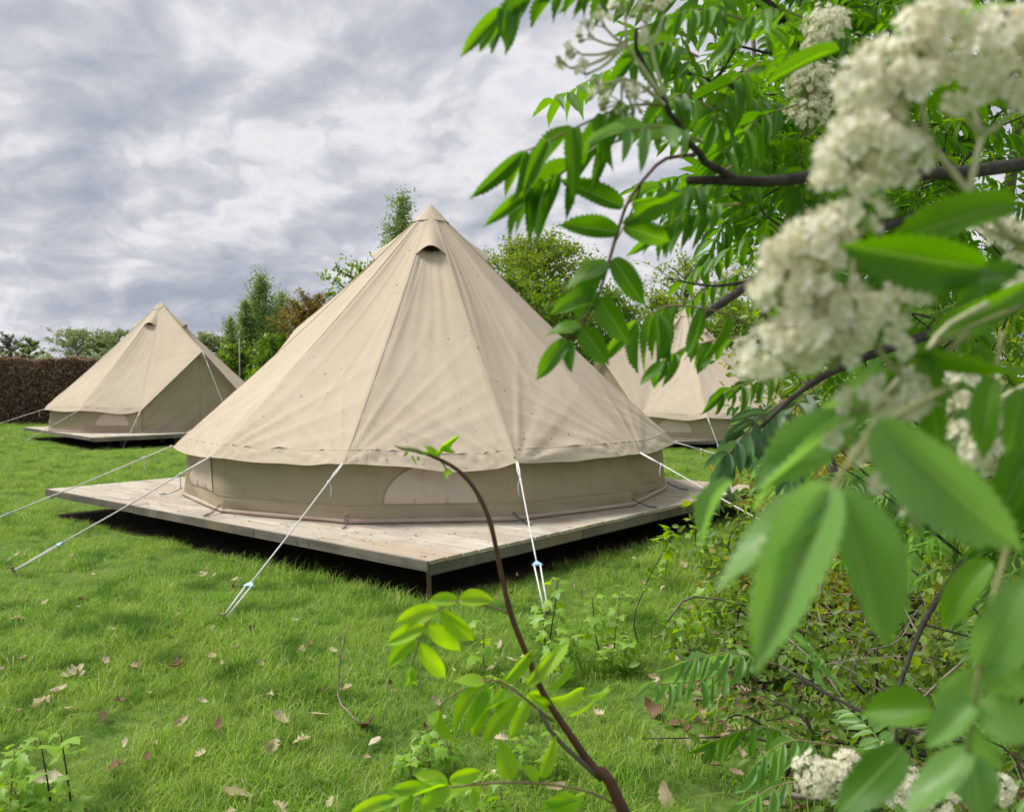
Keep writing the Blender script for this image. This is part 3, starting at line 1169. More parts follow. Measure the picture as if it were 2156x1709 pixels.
def tree_at(name, label, cat, u, d, topv, half, mats, nleaf, lsize, style='round', crown0=0.25, seed=1, limbs=22, group=None, base_z=0.0, bark='bark_grey', spread=0.13, x=None):
    rng = np.random.RandomState(seed)
    r = random.Random(seed)
    x0 = (u - CX) / F * d if x is None else x
    H = EYE + d * (math.tan(math.atan((CY - topv) / F) - PITCH)) - base_z
    W = half / F * d
    base = Vector((x0, d, base_z))
    root = thing(name, label, cat, base, group)
    tr = MB()
    lean = Vector((r.uniform(-.03, .03) * H, r.uniform(-.03, .03) * H, 0))
    tr_r = 0.016 * H if style != 'birch' else 0.010 * H
    tp = [base + lean * q * q + Vector((r.uniform(-1, 1) * 0.008 * H, 0, q * H * 0.93)) for q in (0, .15, .3, .45, .6, .75, .9, 1)]
    tr.tube(tp, [tr_r * (1.15 - q) for q in (0, .15, .3, .45, .6, .75, .9, 1.1)], 7)
    tr.build('trunk', M[bark], root)
    br = MB()
    P, T = [], []

    def env(q):                                  # crown half-width at height fraction q
        z = (q - crown0) / (1 - crown0)
        if z <= 0:
            return 0.25
        if style == 'round':
            return max(0.10, math.sin(math.pi * min(1, 0.16 + 0.84 * z)) ** 0.6)
        if style == 'birch':
            return max(0.03, (1 - z) ** 1.05 * min(1, 0.6 + z * 2.5))
        if style == 'bush':
            return max(0.15, (1 - z * z) ** 0.5)
        return max(0.15, math.sin(math.pi * min(1, 0.25 + 0.7 * z)) ** 0.7)
    for i in range(limbs):
        q = crown0 + (0.97 - crown0) * ((i + r.random()) / limbs) ** (0.9 if style != 'bush' else 1.15)
        az = i * 2.39996 + r.uniform(-.4, .4)
        k = min(int(q / 0.93 * 7.0), 6)
        st = base + lean * q * q + Vector((0, 0, q * H * {'birch': 0.97, 'bush': 0.93}.get(style, 0.84)))
        L = W * env(q) * r.uniform(0.72, 1.12)
        rise = {'round': 0.35, 'birch': 1.05, 'bush': -0.05}.get(style, 0.7)
        out = Vector((math.cos(az), math.sin(az), 0))
        en = st + out * L + Vector((0, 0, rise * L + H * 0.02))
        md = st.lerp(en, 0.5) + Vector((0, 0, -0.08 * L if style == 'birch' else 0.10 * L))
        pts = spline([st, md, en], 6)
        br.tube(pts, [tr_r * 0.36 * (1.05 - j / 6) for j in range(6)], 4)
        nsub = 5
        tin = r.random() * 0.5
        m = max(4, int(nleaf / limbs * (0.35 + 1.3 * env(q)) / 1.2))
        each = m // (nsub + 1) + 1
        for sidx in range(nsub + 1):
            fq = 0.25 + 0.75 * sidx / nsub
            p0 = pts[min(5, int(fq * 5))]
            dv = Vector((r.gauss(0, 1), r.gauss(0, 1), r.gauss(0.35 if style != 'birch' else -0.1, .6))).normalized()
            sl = W * spread * 2.2 * r.uniform(0.6, 1.3)
            p1 = p0 + (dv * 0.7 + out * 0.4) * sl
            if style == 'birch':
                p1.z += sl * 0.5
            br.tube([p0, p0.lerp(p1, .5) + Vector((0, 0, .05 * sl)), p1], [tr_r * .12, tr_r * .09, tr_r * .04], 3)
            tq = rng.rand(each, 1)
            c = np.array(p0)[None] * (1 - tq) + np.array(p1)[None] * tq
            sg = W * spread * np.array([[0.75, 0.75, 0.6 if style != 'birch' else 0.85]])
            c = c + rng.randn(each, 3) * sg * (0.5 + 0.6 * tq)
            P.append(c)
            T.append(np.clip(tin + rng.rand(each) * 0.45, 0, 0.97))
    br.build('branches', M[bark], root, kind='stuff')
    P, T = np.concatenate(P), np.concatenate(T)
    ok = P[:, 2] > base_z + 0.05
    P, T = P[ok], T[ok]
    v, f, t_ = leaf_quads(P, np.full(len(P), lsize), rng, T)
    np_object('crown', v, f, t_, M[mats], root, base, kind='stuff')
    return root


M['lf_far'] = leaf_mat('far_leaves', [(0.16, 0.215, 0.085), (0.21, 0.27, 0.115), (0.27, 0.32, 0.15)], 0.35, detail=1.0)
M['lf_far_grey'] = leaf_mat('far_grey_leaves', [(0.12, 0.12, 0.09), (0.18, 0.17, 0.13), (0.22, 0.21, 0.16)], 0.3, detail=1.0)
M['lf_birch'] = leaf_mat('birch_leaves', [(0.13, 0.205, 0.06), (0.18, 0.27, 0.08), (0.25, 0.34, 0.115)], 0.4, detail=2.0)
M['lf_copper'] = leaf_mat('copper_leaves', [(0.14, 0.115, 0.035), (0.20, 0.155, 0.05), (0.22, 0.21, 0.06)], 0.4, detail=2.0)
M['lf_green'] = leaf_mat('green_leaves', [(0.085, 0.16, 0.025), (0.14, 0.24, 0.038), (0.20, 0.31, 0.055)], 0.42, detail=2.0)
M['lf_lime'] = leaf_mat('lime_leaves', [(0.12, 0.19, 0.03), (0.18, 0.265, 0.045), (0.25, 0.335, 0.065)], 0.45, detail=2.0)
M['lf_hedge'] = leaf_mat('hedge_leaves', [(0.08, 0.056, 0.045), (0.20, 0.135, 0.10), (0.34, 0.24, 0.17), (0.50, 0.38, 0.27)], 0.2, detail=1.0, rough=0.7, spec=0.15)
M['lf_yellow'] = leaf_mat('yellow_leaves', [(0.16, 0.19, 0.03), (0.28, 0.29, 0.05), (0.42, 0.37, 0.09)], 0.45, detail=4.0)

FT = 'trees on the far side of the field'
tree_at('field_tree', 'bare greyish tree at the far left edge above the hedge', 'tree', 22, 105, 690, 30, 'lf_far_grey', 900, 0.40, 'open', 0.35, 21, 16, FT)
tree_at('field_tree', 'small dark green tree above the hedge second from left', 'tree', 62, 100, 692, 26, 'lf_far', 2600, 0.34, 'round', 0.2, 22, 16, FT)
tree_at('field_tree', 'broad green tree in the middle of the row above the hedge', 'tree', 160, 108, 676, 58, 'lf_far', 4600, 0.24, 'round', 0.45, 23, 26, FT, spread=0.10)
tree_at('field_tree', 'narrow airy tree left of the tent beside the hedge', 'tree', 212, 106, 690, 26, 'lf_far', 1300, 0.40, 'open', 0.4, 24, 16, FT)
tree_at('field_tree', 'rounded green tree just left of the hedge tent roof', 'tree', 252, 104, 674, 42, 'lf_far', 4000, 0.24, 'round', 0.45, 25, 24, FT, spread=0.10)
tree_at('field_tree', 'flat topped tree right behind the hedge tent roof', 'tree', 432, 104, 683, 36, 'lf_far', 2200, 0.33, 'round', 0.45, 26, 18, FT)
tree_at('field_tree', 'airy far tree between hedge tent and birches', 'tree', 468, 106, 690, 28, 'lf_far', 1500, 0.42, 'round', 0.4, 27, 18, FT)
FB = 'low bushes at the foot of the far trees'
for i, (u, tv, hw, lab) in enumerate([(-20, 750, 55, 'low far bush at the left picture edge'), (105, 749, 52, 'low far bush under the broad field tree'),
                                      (205, 752, 60, 'low far bush left of the hedge tent'), (300, 742, 50, 'low far bush hidden behind the hedge tent roof'),
                                      (440, 756, 46, 'low far bush right of the hedge tent roof')]):
    tree_at('field_bush', lab, 'bush', u, 98, tv, hw, 'lf_far', 2600, 0.5, 'bush', 0.02, 40 + i, 20, FB, spread=0.2)

GB = 'birches between the tents'
tree_at('birch_tree', 'tallest pointed birch between hedge tent and big tent', 'tree', 556, 38, 576, 78, 'lf_birch', 20000, 0.10, 'birch', 0.06, 51, 48, GB, bark='bark_pale', spread=0.12)
tree_at('birch_tree', 'wispy birch leaning out left of the tallest birch', 'tree', 516, 37, 628, 56, 'lf_birch', 12000, 0.10, 'birch', 0.06, 52, 40, GB, bark='bark_pale', spread=0.12)
tree_at('birch_tree', 'short leftmost birch next to the hedge tent door', 'tree', 490, 36, 664, 40, 'lf_birch', 7000, 0.10, 'birch', 0.05, 57, 32, GB, bark='bark_pale', spread=0.13)
tree_at('birch_tree', 'wispy birch right of the tallest birch', 'tree', 592, 39, 610, 62, 'lf_birch', 13000, 0.10, 'birch', 0.06, 53, 40, GB, bark='bark_pale', spread=0.12)
tree_at('birch_tree', 'rightmost birch beside the copper leaved tree', 'tree', 628, 38, 640, 56, 'lf_birch', 10000, 0.10, 'birch', 0.05, 58, 36, GB, bark='bark_pale', spread=0.12)
tree_at('birch_tree', 'tall silvery birch top beside the big tent apex', 'tree', 838, 34, 402, 100, 'lf_birch', 20000, 0.11, 'birch', 0.12, 54, 46, bark='bark_pale', spread=0.10)
tree_at('copper_tree', 'copper leaved tree behind the left slope of the big tent', 'tree', 655, 34, 588, 66, 'lf_copper', 8000, 0.12, 'open', 0.25, 55, 30)
tree_at('young_tree', 'sparse young tree with big leaves by the big tent slope', 'tree', 768, 30, 512, 84, 'lf_green', 2400, 0.17, 'open', 0.35, 56, 22)
US = 'green shrubs under the birches'
for i, (u, dd, tv, hw, lab) in enumerate([(500, 35, 712, 45, 'bright green shrub under the left birch'), (575, 34, 690, 60, 'dense green shrub under the tallest birch'),
                                          (650, 35, 660, 62, 'dense green shrub under the copper tree'), (545, 31, 775, 34, 'low bright shrub in the gap between the two tents')]):
    tree_at('green_shrub', lab, 'shrub', u, dd, tv, hw, 'lf_green', 6500, 0.15, 'bush', 0.01, 60 + i, 30, US, spread=0.17)
tree_at('round_tree', 'big rounded yellow green tree right of the big tent', 'tree', 1140, 36, 448, 132, 'lf_lime', 20000, 0.15, 'round', 0.22, 71, 40)
RS = 'dense greenery behind the right tent'
for i, (u, dd, tv, hw, mt, lab) in enumerate([
        (1085, 31, 560, 70, 'lf_green', 'dense green shrub behind the big tent right slope'),
        (1180, 30, 575, 95, 'lf_green', 'tall green bush below the rounded yellow green tree'),
        (1290, 31, 590, 90, 'lf_green', 'dark green bush behind the right tent door'),
        (1400, 33, 600, 80, 'lf_lime', 'light green bush behind the right tent apex'),
        (1530, 33, 610, 90, 'lf_green', 'green bush right of the right tent apex'),
        (1660, 31, 610, 95, 'lf_lime', 'light bush behind the white flower clusters'),
        (1800, 32, 590, 100, 'lf_green', 'green bush at the far right behind the rowan'),
        (1960, 31, 600, 110, 'lf_green', 'green bush near the right edge behind the rowan'),
        (2120, 30, 600, 110, 'lf_green', 'green bush at the right picture edge behind the rowan')]):
    tree_at('green_shrub', lab, 'shrub', u, dd, tv, hw, mt, 8000 if u < 1600 else 5000, 0.16, 'bush', 0.01, 80 + i, 34, RS, spread=0.17)
tree_at('airy_tree', 'airy tree with thin twigs behind the right tent', 'tree', 1440, 40, 505, 95, 'lf_lime', 3000, 0.16, 'open', 0.25, 95, 34)
tree_at('airy_tree', 'thin leaved tree right of the right tent', 'tree', 1600, 42, 520, 100, 'lf_lime', 3500, 0.16, 'open', 0.25, 96, 34)

# ---- beech hedge with last year's brown leaves
HB = Vector((-16.8, 26.6, 0))
hedge = thing('beech_hedge', 'clipped brown beech hedge at the left edge behind the tent', 'hedge', HB)
rng = np.random.RandomState(77)
n = 42000
hx = rng.rand(n) * 7.8 - 4.3
hz = rng.rand(n) ** 0.85 * 2.12
face = rng.rand(n)
hy = np.where(face < 0.7, -0.55 + np.abs(rng.randn(n)) * 0.10, rng.rand(n) * 1.1 - 0.55)
hz = np.where(face > 0.85, 2.10 - np.abs(rng.randn(n)) * 0.05, hz)
hz += 0.03 * np.sin(hx * 3.1) + 0.02 * np.sin(hx * 7.7)
hz += np.where(rng.rand(n) < 0.03, np.abs(rng.randn(n)) * 0.10, 0) * (hz > 1.9)
pos = np.stack([hx, hy, hz], 1) + np.array(HB)
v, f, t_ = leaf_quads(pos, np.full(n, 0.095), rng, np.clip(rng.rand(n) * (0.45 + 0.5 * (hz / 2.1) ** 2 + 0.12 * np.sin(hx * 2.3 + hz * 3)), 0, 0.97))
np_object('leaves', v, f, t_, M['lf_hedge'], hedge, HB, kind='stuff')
b = MB()
for i in range(26):
    xx = HB.x - 4.2 + i * 0.3 + rng.uniform(-.08, .08)
    b.tube([(xx, HB.y, 0), (xx + rng.uniform(-.1, .1), HB.y + rng.uniform(-.1, .1), 1.1), (xx + rng.uniform(-.2, .2), HB.y, 2.0)], [0.03, 0.02, 0.006], 5)
b.box((HB.x - 0.4, HB.y + 0.05, 1.0), (3.85, 0, 0), (0, 0.34, 0), (0, 0, 0.98))
b.build('stems', M['bark_dark'], hedge, smooth=False, kind='stuff')

# ---- thin lamp post between the birches
LP = Vector(((505 - CX) / F * 30, 30, 0))
lp = thing('lamp_post', 'thin grey post in front of the birches', 'post', LP)
b = MB()
b.tube([LP, LP + Vector((0, 0, 3.0))], [0.028, 0.022], 8)
b.build('pole', M['bark_pale'], lp)
b = MB()
b.tube([LP + Vector((0, 0, 3.0)), LP + Vector((0, 0, 3.06)), LP + Vector((0, 0, 3.2)), LP + Vector((0, 0, 3.25))], [0.025, 0.05, 0.055, 0.02], 10)
b.build('lamp_head', M['bark_pale'], lp)

# ================================================================ rowan: leaflets, compound leaves, flowers
def uv_grid_mesh(name, rows, mat):
    """rows of points with u across, v along"""
    n, mcol = len(rows), len(rows[0])
    me = bpy.data.meshes.new(name)
    vs = [tuple(p) for r in rows for p in r]
    fs = [(i * mcol + j, i * mcol + j + 1, (i + 1) * mcol + j + 1, (i + 1) * mcol + j) for i in range(n - 1) for j in range(mcol - 1)]
    me.from_pydata(vs, [], fs)
    uvl = me.uv_layers.new(name='UVMap')
    for poly in me.polygons:
        for li in poly.loop_indices:
            k = me.loops[li].vertex_index
            uvl.data[li].uv = (UVX[mcol][k % mcol], (k // mcol) / (n - 1))
    me.polygons.foreach_set('use_smooth', [True] * len(me.polygons))
    me.materials.append(mat)
    return me


UVX = {5: (0, .25, .5, .75, 1.0), 3: (0, .5, 1.0)}


def leaflet_rows(n, cols, curl, fold, twist, serr, seed, skew=0.0):
    """unit length along Y, width 1 along X"""
    r = random.Random(seed)
    rows = []
    for i in range(n + 1):
        y = i / n
        wv = (math.sin(math.pi * min(1, 0.035 + 0.965 * y) ** 0.92) ** 0.62) * (1 - 0.18 * y)
        if y > 0.82:
            wv *= ((1 - y) / 0.18) ** 0.55
        if i == 0:
            wv = 0.05
        if i == n:
            wv = 0.0
        tooth = 1.0
        dy = 0.0
        if serr and 1 < i < n:
            tooth = 1.05 if i % 2 else 0.90
            dy = 0.022 if i % 2 else -0.006
        row = []
        for j in range(cols):
            sx = (j / (cols - 1)) * 2 - 1
            edge = abs(sx) > 0.99
            half = 0.5 * wv * (tooth if edge else 1.0)
            x = sx * half
            z = fold * abs(x) - curl * (y ** 2) + (0.02 * math.sin(y * 9 + seed) * sx)
            tw = twist * y
            row.append((x * math.cos(tw) + skew * math.sin(math.pi * y) * 0.08 * 1.0, y + (dy if edge else 0) * 1.0 - 0.05 * curl * y, z + x * math.sin(tw)))
        rows.append(row)
    return rows


G_TOP = [(0.05, 0.145, 0.010), (0.085, 0.215, 0.016), (0.135, 0.28, 0.025)]
M['rowan'] = leaf_mat('rowan_leaf', G_TOP, 0.50, veins=True, detail=30, hue=0.493)
M['rowan_far'] = leaf_mat('rowan_leaf_far', [(0.06, 0.16, 0.012), (0.105, 0.24, 0.02), (0.185, 0.32, 0.035)], 0.52, hue=0.493, spec=0.2, detail=8)
M['rowan_blue'] = leaf_mat('rowan_leaf_upper', [(0.13, 0.26, 0.075), (0.17, 0.325, 0.09), (0.225, 0.385, 0.11)], 0.48, rough=0.38, spec=0.5, veins=True, detail=30)
M['rowan_lime'] = leaf_mat('rowan_leaf_young', [(0.22, 0.41, 0.022), (0.28, 0.47, 0.03), (0.35, 0.53, 0.05)], 0.5, veins=True, detail=30, hue=0.497)
M['rowan_teal'] = leaf_mat('rowan_leaf_bluish', [(0.055, 0.125, 0.055), (0.08, 0.17, 0.075), (0.12, 0.24, 0.08)], 0.25, rough=0.4, spec=0.4, veins=True, detail=30)  # dull bluish green of the drooping leaves
M['petal'] = leaf_mat('petal', [(0.93, 0.91, 0.79), (0.95, 0.93, 0.84), (0.96, 0.95, 0.89)], 0.5, tcol=(0.97, 0.94, 0.78), rough=0.6, spec=0.2, detail=60)
M['stamen'] = simple('stamen', (0.72, 0.68, 0.44), (0.82, 0.78, 0.58), 200, 0.7)
M['bud'] = simple('flower_bud', (0.34, 0.26, 0.14), (0.55, 0.50, 0.36), 200, 0.7)

LFT = {}
for mk in ('rowan', 'rowan_blue', 'rowan_lime', 'rowan_teal'):
    LFT[mk] = [uv_grid_mesh('leaflet', leaflet_rows(28, 5, cu, fo, tw, True, i), M[mk])
               for i, (cu, fo, tw) in enumerate([(0.10, 0.35, 0.0), (0.22, 0.25, 0.25), (0.05, 0.5, -0.2), (0.32, 0.45, 0.1), (0.14, 0.15, -0.35)])]


class Counter:
    pass


BUD = Counter()
BUD.leaflet, BUD.floret, BUD.leaf = 290, 285, 250


def set_leaflet(leaf, b, tip, n, wid, mk, rnd, bag):
    """one leaflet: an object while the budget lasts, afterwards part of the joined foliage"""
    Mx = frame(b, tip, n, wid)
    if BUD.leaflet > 0:
        BUD.leaflet -= 1
        place('leaflet', rnd.choice(LFT[mk]), leaf, Mx)
    else:
        me = rnd.choice(LFT[mk])
        bag.setdefault(mk, []).append((me, Mx, rnd.random()))


def flush_bag(bag, root):
    for mk, items in bag.items():
        V, Fc, T, o = [], [], [], 0
        for me, Mx, ti in items:
            k = len(me.vertices)
            co = np.empty(k * 3)
            me.vertices.foreach_get('co', co)
            A = np.array(Mx)
            V.append(co.reshape(-1, 3) @ A[:3, :3].T + A[:3, 3])
            fi = np.empty(len(me.loops), 'i')
            me.loops.foreach_get('vertex_index', fi)
            Fc.append(fi.reshape(-1, 4) + o)
            T.append(np.full(k, ti))
            o += k
        ob = np_object('foliage', np.concatenate(V), np.concatenate(Fc), np.concatenate(T), M[mk], root, base_of(root), kind='stuff')
        ob.data.polygons.foreach_set('use_smooth', [True] * len(ob.data.polygons))


def pinnate(root, rach, pairs, ll, mk='rowan', hang=0.4, roll=0.0, start=0.25, wr=0.30, seed=1, bag=None, rad=0.0011, term=True, rmat='rachis', fwd=0.55, skip=0.0, taper=0.35, up=None):
    """compound leaf along the curve rach (world points): a stalk with paired leaflets"""
    r = random.Random(seed)
    pts = spline(rach, 14)
    b = MB()
    b.tube(pts, [rad * (1.2 - 0.6 * i / 13) for i in range(14)], 5)
    leaf = b.build('leaf', M[rmat], root)
    down = Vector((0, 0, -1))
    n = pairs
    for i in range(n):
        q = start + (0.97 - start) * i / max(1, n - 1) if n > 1 else 0.7
        x = q * 13
        k = min(int(x), 12)
        p = pts[k].lerp(pts[k + 1], x - k)
        tg = (pts[k + 1] - pts[k]).normalized()
        upv = Vector(up).normalized() if up else Vector((0, -0.35, 0.94))
        sd = tg.cross(upv)
        sd = sd.normalized() if sd.length > 0.05 else Vector((1, 0, 0))
        upn = sd.cross(tg)
        sd = (Matrix.Rotation(roll, 3, tg) @ sd)
        L0 = ll * (1 - taper * (2 * abs(q - 0.55)) ** 2)
        for s in (-1, 1):
            if r.random() < skip:
                continue
            d = (tg * fwd + sd * s * (1 - hang) + down * hang * 1.15 + Vector((r.gauss(0, .13), r.gauss(0, .13), r.gauss(0, .13)))).normalized()
            L = L0 * r.uniform(0.86, 1.1)
            nn = d.cross(tg) * s
            if nn.length < 0.05:
                nn = upn.copy()
            nn = nn.normalized()
            if nn.dot(upn) < 0 and hang < 0.5:
                nn = -nn
            nn = (nn + Vector((r.gauss(0, .25), r.gauss(0, .25), r.gauss(0, .25)))).normalized()
            set_leaflet(leaf, p, p + d * L, nn, L * wr * r.uniform(0.9, 1.12), mk, r, bag)
    if term:
        tg = (pts[-1] - pts[-3]).normalized()
        d = (tg + down * hang * 0.5 + Vector((r.gauss(0, .1), r.gauss(0, .1), r.gauss(0, .1)))).normalized()
        nn = d.cross(Vector((1, 0.2, 0))).normalized() if not up else Vector(up)
        set_leaflet(leaf, pts[-1], pts[-1] + d * ll * 0.95, nn, ll * wr, mk, r, bag)
    return leaf


def explicit_leaf(root, stalk, lets, mk, seed, bag, rad=0.0011, rmat='rachis'):
    """stalk: [(u,v,d)], lets: (bu,bv,tu,tv,width px,d base,d tip,tilt)"""
    r = random.Random(seed)
    b = MB()
    pts = spline([px(*p) for p in stalk], 12)
    b.tube(pts, [rad * (1.2 - 0.5 * i / 11) for i in range(12)], 6)
    leaf = b.build('leaf', M[rmat], root)
    for (bu, bv, tu, tv, wp, d0, d1, tilt) in lets:
        B, T = px(bu, bv, d0), px(tu, tv, d1)
        y = (T - B).normalized()
        mid = (B + T) / 2
        view = (Vector((0, 0, EYE)) - mid).normalized()
        n = (view - y * view.dot(y)).normalized()
        n = Matrix.Rotation(R(tilt), 3, y) @ n
        wid = wp / F * (d0 + d1) / 2 / max(0.35, abs(math.cos(R(tilt))))
        set_leaflet(leaf, B, T, n, wid, mk, r, bag)
    return leaf


# ---- florets: five petals, green-yellow centre, a ring of stamens
def floret_mesh(seed, stamens=9):
    r = random.Random(seed)
    b = MB()
    for i in range(5):
        a = i * 2 * math.pi / 5 + r.uniform(-.1, .1)
        ca, sa = math.cos(a), math.sin(a)
        up = r.uniform(0.12, 0.30)
        pt = []
        for (rad, lat, z) in ((0.10, 0, 0.0), (0.30, -0.21, up * 0.25), (0.48, -0.18, up * 0.7), (0.52, 0.0, up * 0.75), (0.48, 0.18, up * 0.7), (0.30, 0.21, up * 0.25), (0.32, 0, up * 0.16)):
            pt.append((rad * ca - lat * sa, rad * sa + lat * ca, z))
        b.add(pt, [(0, 1, 6), (1, 2, 6), (2, 3, 6), (3, 4, 6), (4, 5, 6), (5, 0, 6)])
    np_ = len(b.f)
    b.add([(0.12 * math.cos(i * 1.0472), 0.12 * math.sin(i * 1.0472), 0.03) for i in range(6)] + [(0, 0, 0.10)], [(i, (i + 1) % 6, 6) for i in range(6)])
    for i in range(stamens):
        a = r.uniform(0, 6.283)
        l = r.uniform(0.28, 0.42)
        h = r.uniform(0.30, 0.48)
        t = Vector((l * math.cos(a), l * math.sin(a), h))
        b.add([(0.05 * math.cos(a), 0.05 * math.sin(a), 0.05), tuple(t + Vector((0.035, 0, 0))), tuple(t + Vector((-0.02, 0.03, 0))), tuple(t + Vector((-0.02, -0.03, 0.03)))],
              [(0, 1, 2), (0, 2, 3), (0, 3, 1), (1, 3, 2)])
    me = b.mesh('floret', M['petal'], smooth=False)
    me.materials.append(M['stamen'])
    mi = [0] * np_ + [1] * (len(b.f) - np_)
    me.polygons.foreach_set('material_index', mi)
    return me


FLO = [floret_mesh(i) for i in range(4)]


def flower_cluster(root, name, heads, stem, size=0.0095, seed=1, objects=True, dens=1.0, buds=0.0, axis=(-0.25, -0.75, 0.85), depth_flat=0.75):
    """heads: [(u,v,r px,d)]; one branching corymb: stalks in one mesh, florets on domes"""
    r = random.Random(seed)
    if not objects and size > 0.009:
        size = 0.0068
    st = MB()
    stem_pts = [px(*p) for p in stem]
    st.tube(spline(stem_pts, 8), [0.0015 * (1.1 - 0.05 * i) for i in range(8)], 6)
    hub = stem_pts[-1]
    loose = []
    objs = []
    for (u, v, rp, d) in heads:
        c = px(u, v, d)
        rad = rp * (1.12 if objects else 1.05) / F * d
        ax = (Vector(axis) + Vector((r.gauss(0, .25), r.gauss(0, .2), r.gauss(0, .15)))).normalized()
        core = c - ax * rad * 0.9
        st.tube(spline([hub, hub.lerp(core, 0.55) - Vector((0, 0, 0.08 * (core - hub).length)), core], 6), [0.0013] * 3 + [0.0010] * 3, 5)
        nf = max(5, int(dens * 4.6 * rad * rad * math.pi / (size * size)))
        for i in range(nf):
            dv = Vector((r.gauss(0, 1), r.gauss(0, 1), r.gauss(0, 1))).normalized()
            if dv.dot(ax) < -0.25:
                dv = dv - ax * (dv.dot(ax) * 1.6)
                dv.normalize()
            p = c + dv * rad * r.choice((r.uniform(0.72, 1.05), r.uniform(0.85, 1.22)))
            nrm = (dv + ax * 0.35 + Vector((r.gauss(0, .2), r.gauss(0, .2), r.gauss(0, .2)))).normalized()
            if i % 2 == 0:
                st.tube([core, core.lerp(p, 0.6) + ax * rad * 0.08, p - nrm * size * 0.1], [0.0007, 0.0006, 0.0006], 3)
            if r.random() < buds:
                st.tube([p - nrm * size * .3, p, p + nrm * size * 0.25, p + nrm * size * 0.45], [0.0006, size * 0.22, size * 0.24, size * 0.05], 6)
                continue
            Mx = frame(p, p + nrm.orthogonal().normalized(), nrm, size, length=size)
            objs.append((p, Mx, r.choice(FLO)))
    cl = st.build(name, M['pedicel'], root)
    objs.sort(key=lambda e: e[0].length)
    for (p, Mx, me) in objs:
        if objects and BUD.floret > 0:
            BUD.floret -= 1
            place('floret', me, cl, Mx)
        else:
            loose.append((me, Mx))
    if loose:
        V, Fc, MI, T, o = [], [], [], [], 0
        lv = np_tri(loose)
        me = bpy.data.meshes.new('florets')
        me.from_pydata(lv[0], [], lv[1])
        me.attributes.new('tint', 'FLOAT', 'POINT').data.foreach_set('value', lv[3])
        me.materials.append(M['petal'])
        me.materials.append(M['stamen'])
        me.polygons.foreach_set('material_index', lv[2])
        ob = bpy.data.objects.new('florets', me)
        COL.objects.link(ob)
        ob.parent = cl
        ob.matrix_basis = Matrix.Translation(-Vector(base_of(root)))
        ob['kind'] = 'stuff'
    return cl


def np_tri(items):
    V, Fc, MI, T, o = [], [], [], [], 0
    for me, Mx in items:
        k = len(me.vertices)
        co = np.empty(k * 3)
        me.vertices.foreach_get('co', co)
        A = np.array(Mx)
        V.append(co.reshape(-1, 3) @ A[:3, :3].T + A[:3, 3])
        fi = np.empty(len(me.loops), 'i')
        me.loops.foreach_get('vertex_index', fi)
        Fc.append(fi.reshape(-1, 3) + o)
        mi = np.empty(len(me.polygons), 'i')
        me.polygons.foreach_get('material_index', mi)
        MI.append(mi)
        T.append(np.full(k, random.random() * 0.9))
        o += k
    return np.concatenate(V).tolist(), np.concatenate(Fc).tolist(), np.concatenate(MI), np.concatenate(T).astype('f')


random.seed(3)
TRUNK = Vector((1.95, 4.05, 0))
rowan = thing('rowan_tree', 'flowering rowan at the right with white blossom, reaching close to the camera', 'tree', TRUNK)
bag = {}
SK = []                                       # skeleton points that twigs may grow from


def limb(pts, r0, r1, mat='bark_dark', n=14, name='branch', sides=7, skel=True, jit=0.0, seed=0):
    r = random.Random(seed)
    P = spline(pts, n)
    if jit:
        P = [P[0]] + [p + Vector((r.gauss(0, jit), r.gauss(0, jit), r.gauss(0, jit))) for p in P[1:-1]] + [P[-1]]
    b = MB()
    b.tube(P, [r0 + (r1 - r0) * i / (n - 1) for i in range(n)], sides)
    b.build(name, M[mat], rowan)
    if skel:
        SK.extend(P)
    return P


# trunk and stems (several stems from one foot)
limb([TRUNK + Vector((0, 0, -0.05)), TRUNK + Vector((-.03, -.02, .5)), (1.86, 3.85, 1.1), (1.70, 3.3, 1.75), (1.55, 2.7, 2.3), (1.3, 2.0, 2.8)], 0.05, 0.02, 'bark_grey', 16, 'trunk', 10)
limb([TRUNK + Vector((.08, .03, -.05)), (2.05, 4.0, .7), (2.05, 3.6, 1.5), (1.9, 3.1, 2.2), (1.8, 2.8, 3.0)], 0.04, 0.014, 'bark_grey', 14, 'trunk', 9)
limb([TRUNK + Vector((-.08, .05, -.05)), (1.72, 4.15, .7), (1.5, 4.2, 1.5), (1.3, 4.2, 2.3), (1.2, 4.1, 3.2)], 0.035, 0.010, 'bark_grey', 14, 'trunk', 9)
limb([TRUNK + Vector((.02, .10, -.05)), (2.3, 4.6, .9), (2.5, 5.0, 1.9), (2.5, 5.2, 3.2)], 0.035, 0.010, 'bark_grey', 14, 'trunk', 9)
# the cut horizontal branch and the shoots rising from it
limb([(1.86, 3.8, 1.15), (1.55, 2.7, 1.55), px(2330, 330, 1.35), px(2150, 352, 1.05), px(1950, 366, 0.90), px(1760, 375, 0.78), px(1600, 379, 0.72), px(1449, 380, 0.69)], 0.0125, 0.0036, n=22, seed=5, jit=0.0015)
limb([px(1545, 375, .71), px(1500, 350, .685), px(1465, 318, .665), px(1432, 268, .64), px(1405, 225, .62), px(1372, 170, .60), px(1343, 105, .585), px(1340, 60, .58)], 0.0036, 0.0012, n=16, seed=6, jit=0.0006)
limb([px(1462, 326, .665), px(1400, 335, .66), px(1358, 375, .65), px(1322, 425, .645), px(1302, 485, .64), px(1280, 560, .635), px(1257, 630, .63), px(1222, 686, .625), px(1193, 718, .62)], 0.0016, 0.0009, 'bark_red', n=18, seed=7, skel=False)
limb([px(1350, 385, .66), px(1330, 445, .68), px(1290, 520, .68)], 0.0010, 0.0006, 'bark_red', n=8, skel=False)
